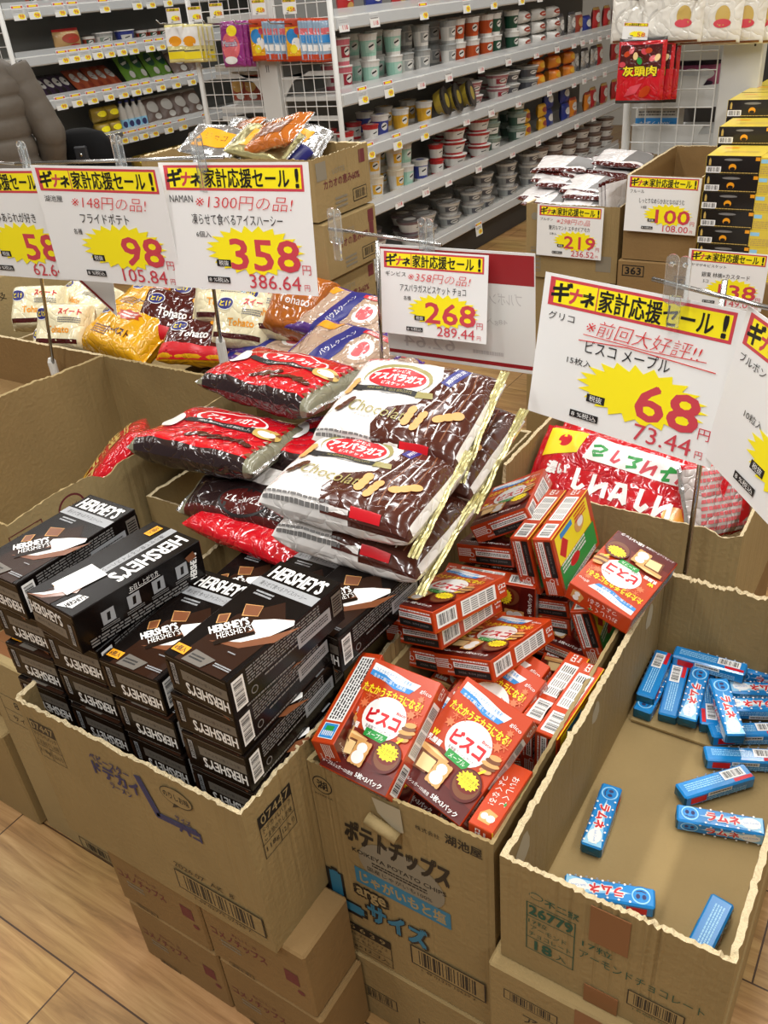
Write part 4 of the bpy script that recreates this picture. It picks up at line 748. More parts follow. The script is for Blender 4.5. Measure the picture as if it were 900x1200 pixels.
# ================================================================== PRICE CARDS AND STANDS
def price_card(TL, TR, BR, kind, label, brand='', pen='', title='', note='', price='', tax='', big=True, pencol=None, ntx=None):
    TL, TR, BR = Vector(TL), Vector(TR), Vector(BR); u = (TR-TL); w_ = u.length; u.normalize(); v = (TR-BR); v = (v-u*v.dot(u)); h_ = v.length; v.normalize(); n = u.cross(v)
    b = MB(); t = .0012; b.box(-w_/2, -h_, -t, w_/2, 0, 0, PAPER)
    k = w_/.327; X = lambda a: -w_/2+a*w_; Y = lambda a: -h_+a*h_
    if kind == 'front':
        D = [('r', X(.5), Y(.885), w_*.93, h_*.19, CRED), ('r', X(.565), Y(.885), w_*.77, h_*.15, CYEL), ('r', X(.165), Y(.885), w_*.2, h_*.15, CYEL), ('r', X(.2), Y(.885), w_*.27, h_*.15, CYEL),
            ('t', 'ギ', X(.105), Y(.888), w_*.1, h_*.13, INK, 0, .05, .2), ('t', 'ナ', X(.185), Y(.875), w_*.065, h_*.1, CRED, 0, .05, .2), ('t', 'ネ', X(.255), Y(.87), w_*.07, h_*.09, INK, 0, .06, .2), ('r', X(.302), Y(.885), w_*.006, h_*.15, CRED),
            ('t', '家計応援セール', X(.595), Y(.885), w_*.56, h_*.14, INK, 0, .02), ('t', '!', X(.925), Y(.885), w_*.016, h_*.13, INK, 0, .04)]
        if brand: D.append(('t', brand, X(.05+.0165*len(brand)*(1.5 if ord(brand[0]) > 255 else 1)), Y(.725), w_*.033*len(brand)*(1.5 if ord(brand[0]) > 255 else 1), h_*.055, INK))
        if title: D.append(('t', title, X(.5), Y(.57), w_*min(.62, .055*len(title)), h_*.088, INK, 0, .01))
        if note: D.append(('t', note, X(.26), Y(.45), w_*.035*len(note), h_*.05, INK))
        D.append(('burst', X(.6), Y(.33), w_*.34, h_*.2, CYEL))
        if price: D.append(('t', price, X(.9-.0775*len(price)), Y(.3), w_*.155*len(price), h_*.24, CRED, 0, .022)); D.append(('t', '円', X(.94), Y(.2), w_*.055, h_*.075, CRED))
        if tax: D.append(('t', tax, X(.895-.029*len(tax)), Y(.09), w_*.058*len(tax), h_*.115, CRED)); D.append(('t', '円', X(.935), Y(.06), w_*.035, h_*.05, CRED))
        D += [('r', X(.38), Y(.225), w_*.1, h_*.055, INK), ('t', '税抜', X(.38), Y(.225), w_*.07, h_*.042, PAPER), ('r', X(.33), Y(.085), w_*.16, h_*.05, INK), ('t', '8 %税込', X(.33), Y(.085), w_*.14, h_*.038, PAPER)]
        if pen:
            D.append(('t', pen, X(.56), Y(.7), w_*min(.72, .072*len(pen)), h_*.105, PEN, -1, -.012, .25))
            if '前回' in pen: D += [('s', [(X(.24), Y(.6)), (X(.5), Y(.625)), (X(.93), Y(.6))], .0015, PEN), ('s', [(X(.26), Y(.645)), (X(.6), Y(.635)), (X(.88), Y(.65))], .0012, PEN)]
    else:
        D = [('r', X(.5), Y(.86), w_*.99, h_*.24, CREDD), ('r', X(.5), Y(.05), w_*.99, h_*.035, CREDD), ('t', 'ブルボン', X(.82), Y(.62), -w_*.2, h_*.1, GHOST), ('t', '48g入', X(.76), Y(.42), -w_*.14, h_*.06, GHOST), ('t', '62.64', X(.3), Y(.17), -w_*.36, h_*.12, GHOST), ('lines', X(.7), Y(.14), w_*.2, h_*.06, 1, GHOST)]
        D = [('r', X(.5), Y(.5), w_*.995, h_*.995, PAPERB)]+D
    decal(b, ((0, 0, 0), (1, 0, 0), (0, 1, 0)), D, eps=.0003, step=.00007)
    M_ = Matrix((u, v, n)).transposed(); return b.build('price_card', None, (TL+TR)/2, M_.to_euler(), label, 'price card')
price_card((-.527, 1.262, 1.077), (-.207, 1.195, 1.069), (-.22, 1.159, .841), 'front', 'large white price card reading 68 above the orange biscuit boxes', 'グリコ', '※前回大好評!!', 'ビスコ メープル', '15枚入', '68', '73.44')
price_card((-1.285, 1.205, 1.236), (-.961, 1.244, 1.236), (-.959, 1.224, 1.006), 'front', 'white price card reading 358, rightmost on the left rail', 'NAMAN', '※1300円の品!', '凍らせて食べるアイスハーシー', '6個入', '358', '386.64')
price_card((-1.593, 1.152, 1.235), (-1.268, 1.190, 1.231), (-1.273, 1.19, 1.0), 'front', 'white price card reading 98, between two cards on the left rail', '湖池屋', '※148円の品!', 'フライドポテト', '各種', '98', '105.84')
price_card((-1.895, 1.145, 1.222), (-1.57, 1.170, 1.226), (-1.575, 1.172, .995), 'front', 'white price card reading 58, cut off by the left frame edge', '', '', '梅ごのみあられが好き', '', '58', '62.64')
price_card((-.924, 1.391, 1.052), (-.693, 1.394, 1.055), (-.69, 1.373, .894), 'front', 'smaller white price card reading 268 above the asparagus biscuits', 'ギンビス', '※358円の品!', 'アスパラガスビスケット チョコ', '各種', '268', '289.44')
price_card((-.938, 1.408, 1.056), (-.611, 1.413, 1.059), (-.609, 1.417, .828), 'back', 'turned-round card with a red band hanging behind the 268 card')
tl = at_y(877, 358, 1.175); price_card(tl, tl+Vector((.327*math.cos(-.85), .327*math.sin(-.85), -.02)), tl+Vector((.327*math.cos(-.85)-.01, .327*math.sin(-.85)-.03, -.25)), 'front', 'angled white price card cut off by the right frame edge', 'ブルボン', '※200円の品', '', '10粒入', '98', '105.84')
def card_px(Y_, a, b_, c, *args, **kw): return price_card(at_y(*a, Y_), at_y(*b_, Y_), at_y(*c, Y_), *args, **kw)
card_px(2.665, (630, 239), (708, 244), (705, 305.5), 'front', 'white price card reading 219 on the carton of flat pouches', 'ブルボン', '※298円の品', '贅沢ルマンド エチオピアモカ', '5本入', '219', '236.52')
card_px(2.64, (736, 205), (823, 209), (816, 276.5), 'front', 'white price card reading 100 on the empty-topped carton', 'フルール', '', 'しっとりなめらかおとなのばうむ', '1個', '100', '108.00')
card_px(2.35, (808, 291), (903, 299), (896, 366), 'front', 'white price card reading 138 in front of the black and yellow boxes', 'ヤマザキビスケット', '', '銀東 林檎×カスタード', '5コ', '138', '149.04')
b = MB(); q0 = at_y(84, 322, 1.24); b.raw([q0, q0+Vector((.125, .01, 0)), q0+Vector((.12, .0, -.085))], [(0, 2, 1)], PAPERB)
b.raw([q0+Vector((0, .0012, 0)), q0+Vector((.125, .0112, 0)), q0+Vector((.12, .0012, -.085)), q0, q0+Vector((.125, .01, 0)), q0+Vector((.12, .0, -.085))], [(0, 1, 2), (0, 3, 4, 1), (1, 4, 5, 2), (2, 5, 3, 0)], PAPERB)
d1 = (Vector((.12, 0, -.085))).normalized(); nn = Vector((0, -1, 0)); decal(b, (q0, d1, -d1.cross(nn)) if False else (q0+Vector((0, -.0005, 0)), d1, nn.cross(d1)), [('r', .07, .007, .13, .006, CREDD)]); b.build('folded_card', None, label='folded corner of a white card with red edge poking below the 98 card', cat='price card')
def sign_stand(label, base, top, c0, c1, clips, foot=True):
    b_ = Vector(base); t_ = Vector(top); root = empty('sign_stand', b_, label=label, cat='sign stand')
    p = MB(); p.tube([(0, 0, 0), t_-b_], .0042, CHROME, 10); p.build('pole', root)
    p = MB(); p.tube([Vector(c0)-b_, Vector(c1)-b_], .0036, CHROME, 8); p.build('crossbar', root)
    if foot: p = MB(); p.lathe([(.011, -.03), (.011, .02), (.007, .03), (.005, .03)], WPLAS, 12); p.build('base_socket', root)
    for c in clips:
        c = Vector(c)-b_; k = empty('card_clip'); k.parent = root; k.location = c
        for s in (-1, 1):
            p = MB(); x = s*.009
            pts = [(x+.009*math.cos(a*PI/10), .026+.009*math.sin(a*PI/10)) for a in range(0, 11)]+[(x+.009*math.cos(a*PI/10), -.026+.009*math.sin(a*PI/10)) for a in range(10, 21)]
            n = len(pts); p.raw([(q[0], -.012-.003*s, q[1]+.012) for q in pts]+[(q[0], -.009-.003*s, q[1]+.012) for q in pts], [tuple(range(n)), tuple(range(2*n-1, n-1, -1))]+[(i, n+i, n+(i+1) % n, (i+1) % n) for i in range(n)], ACRYL)
            p.tube([(x, -.013, .034), (x, -.008, .034)], .0035, ACRYL, 8); p.build('clip_jaw', k)
        p = MB(); p.box(-.008, -.014, -.055, .008, -.008, -.01, ACRYL); p.build('clip_tongue', k)
    return root
zr = 1.09
P68 = at_z(803, 672, .585)
sign_stand('chrome sign stand behind the 68 price card', P68, (P68.x, P68.y+.012, zr), at_z(765, 327, zr), at_z(925, 367, zr), [at_z(795, 336, zr)], False)
t2 = at_y(442, 282, 1.415); bz = at_y(448, 440, 1.415)
sign_stand('chrome sign stand rising from the cake packs beside the 268 card', bz, t2, at_y(385, 268, 1.412), at_y(517, 287, 1.412), [at_y(397, 271, 1.41), at_y(503, 284, 1.41)])
b3 = at_y(260, 410, 1.33); t3 = at_y(229, 184, 1.25)
sign_stand('thin left sign stand with a white foot under the 358 card', b3, t3, at_y(18, 192, 1.235), at_y(262, 184, 1.235), [at_y(36, 192, 1.225), at_y(146, 187, 1.225), at_y(238, 186, 1.225)])
b4 = at_y(63, 432, 1.3); t4 = at_y(30, 192, 1.245)
sign_stand('thin sign stand at far left dropping into the cream bags', b4, t4, t4+Vector((-.25, 0, 0)), t4+Vector((.02, 0, 0)), [])
# ================================================================== BACKGROUND CARTONS
LX = -1.25
L0 = at_x(365, 188.5, LX); L1 = at_x(430, 165.6, LX); lz = (L0.z+L1.z)/2; ly0, ly1 = L0.y, L1.y; lh = .138
dL = lambda a, k: {'+x': [('t', 'LOTTE', .1, lh*.72, .05, .011, INKGR), ('t', 'カカオの恵み60%', .11, lh*.55, .15, .02, INKR, 0, .02), ('r', .03, lh*.78, .04, .04, INKGR) if k != 1 else ('r', .2, lh*.6, .02, .03, INKR), ('r', .2, lh*.82, .025, .03, INKR), ('r', .18, lh*.22, .06, .03, INK), ('r', .18, lh*.22, .056, .026, KRAFT), ('bars', .18, lh*.22, .05, .026, 0, None), ('lines', .1, lh*.2, .05, .03, 3, INKGR)]}
carton_open('open_carton', LX-.55, LX, ly0, ly1, lz-lh, lz, 'top open cocoa chocolate carton of the tall stack behind the price cards', KRAFT, seed=71, jit=.004, decals=dL(0, 0), fz=lz-.05)
for i in range(1, 6):
    carton('stacked_carton', LX-.55+.006*i, LX+.01*math.sin(i*2), ly0+.004*i, ly1, lz-lh*(i+1)-.003*i, lz-lh*i-.003*i-.002, 'cocoa chocolate carton, %s below the open top one in the tall stack' % nth(i-1), KRAFT, dL(i, i % 2), seam=False)
for i, (px, py, m, rz) in enumerate(((255, 168, SILV, .2), (275, 160, FORG, -.2), (300, 158, SILV, .4), (325, 157, FORG, .0), (345, 163, SILV, .3), (250, 176, FORG, -.4), (310, 168, GOLDF, .1))):
    p = at_z(px, py, lz+.0); p = at_y(px, py, ly0+.06+.1*(i % 3)) 
    bag('snack_pouch', .16, .12, .03, m, m, '%s snack pouch on the heap behind the 358 card, %s from the left' % ('silver' if m == SILV else 'gold' if m == GOLDF else 'orange', nth(i)), 'snack pouch', 'shiny pouches heaped behind the price cards', seed=80+i, cr=.007, seal=SILV, seal_len=.01, nx=20, ny=14, decals=[('p', [(.03, .02), (.12, .03), (.13, .08), (.04, .09)], (HOR if m != FORG else HCH)), ('t', 'チョコ', .08, .06, .06, .02, INK)], loc=p, rot=(.4, .2*(-1)**i, rz))
bag('snack_pouch', .1, .08, .05, NAVY, NAVY, 'dark blue bag inside the open cocoa chocolate carton', 'snack bag', None, seed=90, seal=None, loc=(LX-.14, ly0+.09, lz-.01), rot=(.3, .2, 0), nx=20, ny=14)
# pouch carton 219
Y2 = 2.68; q0 = at_y(617, 238, Y2); q1 = at_y(727, 243, Y2); z2 = q1.z
carton_open('open_carton', q0.x, q1.x, Y2, Y2+.42, z2-.24, z2, 'kraft carton heaped with flat dark pouches, 219 card on its front', KRAFT, seed=91, jit=.003, fz=z2-.06, decals={'-y': [('e', .03, .2, .012, .012, INKGR), ('fr', .035, .06, .035, .08, .002, INKGR), ('lines', .035, .06, .028, .07, 5, INKGR), ('r', .27, .06, .05, .05, INKGR)]})
carton('stacked_carton', q0.x+.005, q1.x, Y2+.01, Y2+.42, z2-.60, z2-.243, 'kraft carton directly under the pouch carton', KRAFT, {'-y': [('t', '贅沢ルマンド', .17, .25, .22, .03, INKGR), ('lines', .17, .15, .2, .05, 4, INKGR)]}, seam=False)
carton('stacked_carton', q0.x, q1.x-.005, Y2+.01, Y2+.42, 0, z2-.603, 'kraft carton on the floor, bottom of the pouch carton stack', KRAFT, seam=False)
PW = film('pouch_white_film', (226, 222, 220), .2, bump=.2)
def pouch(label, p, rz, rx, sd):
    return bag('flat_pouch', .17, .12, .02, PW, FMA, label, 'pouch', 'flat dark and white pouches in the 219 carton', seed=sd, cr=.003, seal=None, nx=16, ny=12, side_w=.13, decals=[('p', [(.1, .02), (.19, .03), (.18, .1), (.12, .11)], HTX)], loc=p, rot=(rx, .05, rz))
k = 0
for i in range(14):
    px, py = ((645, 233), (690, 235), (640, 228), (692, 226), (655, 222), (690, 217), (660, 212), (705, 224), (655, 204), (690, 208), (655, 198), (660, 192), (715, 195), (728, 186))[i]
    p = at_y(px+1, py, Y2+.10+.03*(i//2)); pouch(('flat dark-edged white pouch, %s counting up from the front left of the pouch heap') % nth(i), p, .15*math.sin(i*2.4), .22+.1*math.sin(i*1.7), 200+i)
for i in range(3):
    p = at_y(719+4*i, 234-2*i, Y2+.12); pouch('flat pouch standing on its side by the right wall of its carton, %s of three' % nth(i), p, 1.35, 1.45, 230+i)
# carton 100
Y3 = 2.66; q0 = at_y(731, 273, Y3); q1 = at_y(824, 209, Y3); xa, xb = at_y(735, 205, Y3).x, at_y(824, 209, Y3).x; z3 = at_y(735, 205, Y3).z
carton_open('open_carton', xa, xb, Y3, Y3+.5, z3-.25, z3, 'open empty-topped kraft carton behind the 100 card', KRAFTD, seed=95, jit=.002, fz=z3-.1)
carton('stacked_carton', xa-.01, xb+.02, Y3-.005, Y3+.5, z3-.5, z3-.253, 'kraft carton stamped 363 beneath the 100 card', KRAFTD, {'-y': [('fr', .05, .215, .07, .035, .003, INK), ('t', '363', .05, .215, .05, .022, INK, 0, .03), ('fr', .22, .19, .08, .04, .003, INK), ('t', '393', .22, .19, .055, .025, INK, 180, .03), ('fr', .08, .09, .12, .03, .003, INK), ('t', 'YBL  BY', .08, .09, .1, .018, INK)]}, seam=False)
carton('stacked_carton', xa-.01, xb+.02, Y3-.005, Y3+.5, 0, z3-.503, 'kraft carton on the floor under the 363 carton', KRAFTD, seam=False)
# black and yellow boxes
BB = mat('black_gloss_board', (20, 18, 18), .3, coat=.4); BYW = mat('yellow_gloss_board', (226, 200, 70), .35, coat=.3)
def yb():
    W, D, H = .072, .08, .058; b = MB(); b.box(-W, -D, 0, W, D, H, {'*': BYW, '-y': BB}, c=.001); fr = faces6(-W, -D, 0, W, D, H)
    decal(b, fr['-y'], [('bars', .022, .014, .04, .02), ('e', .072, .022, .01, .011, HOR), ('e', .072, .017, .0075, .006, BB), ('e', .072, .046, .024, .004, HTX), ('p', [(.008, .028), (.014, .028), (.014, .044), (.011, .052), (.008, .044)], GOLDP), ('lines', .09, .005, .1, .005, 1, GOLDP), ('r', .136, .049, .012, .011, HOR)])
    decal(b, fr['+z'], [('lines', .08, .06, .09, .03, 3, GOLDP), ('r', .04, .12, .04, .02, HOR)]); decal(b, fr['+x'], [('lines', .08, .02, .12, .02, 3, GOLDP)])
    s = MB(); s.box(-D, -W, 0, D, W, H, BYW, c=.001)
    decal(s, ((-D, -W, 0), (1, 0, 0), (0, 0, 1)), [('r', .03, .045, .04, .012, RBLUL), ('lines', .08, .018, .14, .026, 4, GOLDP), ('r', .12, .047, .07, .006, INK)]); decal(s, ((-D, -W, H), (1, 0, 0), (0, 1, 0)), [('lines', .08, .07, .12, .04, 3, GOLDP)])
    return b.build('cookie_box'), s.build('cookie_box')
ya, ys = yb(); Y4 = 2.60; YG = 'black and yellow cookie boxes stacked at right'
colL = [at_y(px, py, Y4) for px, py in ((826, 203.5), (825, 224.5), (824, 245.5), (822, 266), (820, 285), (817, 304.5), (814.5, 324))]
h4 = (colL[0].z-colL[5].z)/5
for i, p in enumerate(colL):
    o = ya if i == 0 else dup(ya); o.location = (colL[0].x+.072+.004*math.sin(i*3), Y4+.08, colL[0].z-h4*i); o.scale = (1, 1, h4/.0585); tag(o, 'black-fronted yellow cookie box in the front column, %s from its top' % nth(i), 'cookie box', YG)
ztop = colL[0].z+h4
for k, (px, nm) in enumerate(((839, 'black-fronted yellow cookie box on the step below the topmost one'), (849, 'black-fronted yellow cookie box at the very top of the stack'))):
    Yk = Y4+.17*(k+1); o = dup(ya); q = at_y(px, (182, 154)[k], Yk); o.location = (q.x+.072, Yk+.08, ztop+h4*k); o.scale = (1, 1, h4/.0585); tag(o, nm, 'cookie box', YG)
    for j in range(k+1):
        o = dup(ya); o.location = (q.x+.072, Yk+.08, ztop+h4*(k-1-j)); o.scale = (1, 1, h4/.0585); tag(o, 'cookie box under the %s step box, %s down' % (('lower', 'topmost')[k], nth(j)), 'cookie box', YG)
for i in range(7):
    o = ys if i == 0 else dup(ys); q = at_y(876, 206, Y4); o.location = (q.x+.082, Y4+.075, q.z-h4*i); o.scale = (1, 1, h4/.0585); tag(o, 'yellow cookie box turned sideways in the right column, %s from its top' % nth(i), 'cookie box', YG)
for r_ in range(2):
    o = dup(ya); o.location = (at_y(849, 154, Y4+.34).x+.072+.01*r_, Y4+.59+.165*r_, ztop+h4); o.scale = (1, 1, h4/.0585); tag(o, 'cookie box behind the topmost one, %s row back' % nth(r_), 'cookie box', YG)
    o = dup(ya); o.location = (at_y(849, 154, Y4+.34).x+.222, Y4+.42+.165*r_, ztop+h4*.3); o.scale = (1, 1, h4/.0585); tag(o, 'cookie box right of the topmost one, %s row back' % nth(r_), 'cookie box', YG)
carton('stacked_carton', colL[0].x+.01, colL[0].x+.42, Y4+.0, Y4+.6, 0, colL[0].z-h4*6-.003, 'kraft carton on the floor carrying the black and yellow cookie boxes', KRAFTD, seam=False)
# ================================================================== STORE SHELVING
SHW = mat('shelf_enamel_white', (206, 206, 202), .35, spec=.4); SHB = mat('shelf_back_grey', (120, 120, 116), .6); RAIL = mat('clear_price_rail', (222, 226, 228), .15, alpha=.45); WIRE = mat('white_wire', (222, 222, 218), .35); DARKM = mat('dark_kick_plate', (60, 58, 56), .6)
def y_on(px, X, z, py=None):
    # y of the point at height z on plane x=X whose image column is px
    k = (px-450)/F_PX; V = RIGHT-FWD*k; return -(V.x*X+V.z*(z-CAMZ))/V.y
def wire_grid(b, p0, ux, w_, z0, z1, sx=.058, sz=.058, r=.0022):
    n = int(w_/sx); ux = Vector(ux)
    for i in range(n+1):
        p = Vector(p0)+ux*(w_*i/n); b.tube([(p.x, p.y, z0), (p.x, p.y, z1)], r, WIRE, 5, False)
    m = int((z1-z0)/sz)
    for j in range(m+1):
        z = z0+(z1-z0)*j/m; q = Vector(p0)+ux*w_; b.tube([(p0[0], p0[1], z), (q.x, q.y, z)], r, WIRE, 5, False)
def gondola(label, xf, xb, y0, y1, lips, zt, ends=True):
    """shelving run along y, fronts at x=xf, back panel at x=xb"""
    root = empty('store_shelf', (0, 0, 0), label=label, cat='shelf'); root.location = (xb, y0, 0)
    O = Vector((xb, y0, 0)); P = lambda: MB()
    b = P(); b.box(-.012, 0, 0, .012, y1-y0, zt, SHB); b.build('back_panel', root)
    b = P(); b.box(.02, .01, 0, xf-xb-.06, y1-y0, lips[0], DARKM); b.build('kick_plate', root)
    for i, z in enumerate(lips):
        b = P(); b.box(.012, .005, z+.03, xf-xb-.004, y1-y0, z+.048, SHW); b.box(xf-xb-.02, .005, z, xf-xb, y1-y0, z+.055, SHW, c=.004); s = b.build('shelf_deck', root)
        b = P(); b.box(xf-xb+.0005, .01, z+.008, xf-xb+.004, y1-y0-.01, z+.05, RAIL); b.build('price_rail', s)
        b = P(); b.box(xf-xb-.008, .01, z+.055, xf-xb-.005, y1-y0-.01, z+.085, RAIL); b.build('clear_front_guard', s)
    return root
TAGW = mat('price_tag_white', (232, 232, 228), .5)
def tagproto():
    b = MB(); b.box(-.0006, -.032, 0, .0006, .032, .062, TAGW)
    decal(b, ((.0006, -.032, 0), (0, 1, 0), (0, 0, 1)), [('r', .032, .054, .058, .009, CRED), ('r', .032, .054, .04, .006, CYEL), ('lines', .03, .036, .05, .012, 2, HTX), ('e', .043, .016, .018, .012, CYEL), ('t', '98', .043, .016, .022, .014, CRED, 0, .02)])
    a = b.build('price_tag'); b = MB(); b.box(-.0006, -.03, 0, .0006, .03, .05, TAGW)
    decal(b, ((.0006, -.03, 0), (0, 1, 0), (0, 0, 1)), [('lines', .03, .034, .05, .014, 2, HTX), ('t', '118', .036, .014, .03, .014, CRED, 0, .02)])
    return a, b.build('price_tag')
tgA, tgB = tagproto(); tg_used = set()
def tags(xf, z, pxs, where, yellow=True, z_off=-.008):
    for i, px in enumerate(pxs):
        s = tgA if yellow else tgB; o = s if s.name not in tg_used else dup(s); tg_used.add(s.name)
        y = y_on(px, xf, z+.02); o.location = (xf+.006+.0015*(i % 2), y, z+z_off); o.rotation_euler = (0, RD(-6), 0); o.scale = (1, 1.35, 1.25); tag(o, '%s price tag on %s, %s from the left' % ('yellow-marked' if yellow else 'white', where, nth(i)), 'price tag', 'shelf price tags')
# --- right gondola seen along its length
XF, XB = -2.5, -2.875; GY = y_on(404, XF, .938); GY1 = 7.5
LIPS = [.165, .49, .775, 1.025, 1.335]
SHELF_WORDS = ['bottom shelf', 'second shelf up', 'middle shelf', 'second shelf down', 'top shelf in view']
g1 = gondola('long white shelf of cup noodles running back on the right of the grid end', XF, XB, GY, GY1, LIPS, 1.75)
g2 = gondola('far side shelf backing onto the cup noodle shelf', -3.30, -2.90, GY, GY1, [.165, .55, .86, 1.17, 1.45], 1.7) if False else None
root = empty('shelf_end_grid', (-2.9, GY-.02, 0), label='white wire grid end of the shelving with hooks, centre back', cat='wire grid')
b = MB(); wire_grid(b, (-.42, 0, 0), (1, 0, 0), .36, .02, 1.75); wire_grid(b, (.08, 0, 0), (1, 0, 0), .31, .02, 1.75); b.build('wire_mesh', root)
for x in (-.43, .40):
    b = MB(); b.tube([(x, -.005, 0), (x, -.005, 1.78)], .013, WIRE, 10); b.build('post', root)
b = MB(); b.box(-.055, .0, 0, .055, .05, 1.78, SHW, c=.004)
for z in (.9, 1.2, 1.5): decal(b, ((-.055, 0, 0), (1, 0, 0), (0, 0, 1)), [('r', .05, z, .004, .03, DARKM), ('r', .062, z, .004, .03, DARKM)])
b.build('upright_column', root)
for zz in (.80, .97, 1.16):
    for sx in (-1, 1):
        b = MB(); pr = [(.06, 0), (.36, 0), (.36, .02), (.22, .02+.0), (.12, -.02), (.06, -.09)]
        vs = [(sx*x, .03, zz+z) for x, z in pr]+[(sx*x, .036, zz+z) for x, z in pr]; n = len(pr)
        b.raw(vs, [tuple(range(n)), tuple(range(2*n-1, n-1, -1))]+[(i, (i+1) % n, n+(i+1) % n, n+i) for i in range(n)], SHW); b.build('shelf_bracket', root)
# far side shelves of the same run, seen through the grid
far = empty('store_shelf', (-2.9, GY+.06, 0), label='shelf on the far side of the grid end, red packs on it', cat='shelf')
for zz in (.49, .775, 1.0, 1.19, 1.4):
    b = MB(); b.box(-.40, 0, zz, -.03, 3.0, zz+.03, SHW); b.build('shelf_deck', far)
# --- cups, bowls and packs
def lm(name, rgb): return mat('print_'+name, rgb, .35, coat=.2)
CW_ = lm('cup_white', (214, 212, 206)); CG_ = lm('cup_grey', (158, 160, 158)); CGD = lm('lid_smoke', (96, 92, 92))
def cup(name, shape, body, accent, lid, blob=None):
    r0, r1, h = {'tall': (.036, .047, .112), 'bowl': (.052, .074, .072), 'tub': (.05, .066, .085), 'small': (.034, .042, .078)}[shape]; b = MB()
    b.lathe([(r0, 0), (r0+(r1-r0)*.15, h*.15), (r0+(r1-r0)*.75, h*.75), (r1, h*.955)], [body, accent, body, body], 18)
    l = MB(); l.lathe([(r1, h*.955), (r1+.003, h*.96), (r1+.003, h), (r1-.003, h+.002)], lid, 18)
    def mp(a, z, e):
        r = r0+(r1-r0)*z/h+.0006+e; t = a/r1-.45; return (r*math.cos(t), r*math.sin(t), z)
    decal(b, mp, [('r', 0, h*.5, r1*1.3, h*.42, blob or accent), ('e', r1*.1, h*.52, r1*.42, h*.16, CW_ if blob else HW), ('s', [(-r1*.2, h*.5), (r1*.3, h*.58)], h*.07, INK)], cell=.012)
    decal(l, ((0, 0, h+.002), (1, 0, 0), (0, 1, 0)), [('e', 0, 0, r1*.5, r1*.5, accent)])
    o = b.build(name); l.build('lid', o); return o
def packet(name, w_, h_, d_, body, acc, acc2, seed=1):
    b = MB(); nx, nz = 8, 9; zf = lambda u, v: d_/2*(max(0, 1-abs(2*u-1)**3)**.5)*(max(0, 1-abs(2*v-1)**3)**.5)+.004*fbm(u*4, v*4, seed)
    for s in (1, -1):
        V = [(s*zf(i/nx, j/nz), (i/nx-.5)*w_, j/nz*h_) for j in range(nz+1) for i in range(nx+1)]; Fs = []; Ms = []
        for j in range(nz):
            for i in range(nx):
                k = j*(nx+1)+i; f_ = (k, k+1, k+nx+2, k+nx+1); Fs.append(f_ if s > 0 else f_[::-1]); Ms.append(acc2 if j in (0, nz-1) else body)
        b.raw(V, Fs, Ms, True)
    decal(b, lambda a, z, e: (zf(a/w_+.5, z/h_)+.001+e, a, z), [('e', 0, h_*.58, w_*.34, h_*.2, acc), ('s', [(-w_*.2, h_*.56), (w_*.2, h_*.6)], h_*.07, acc2), ('e', w_*.1, h_*.25, w_*.22, h_*.1, acc2)], cell=.02)
    return b.build(name)
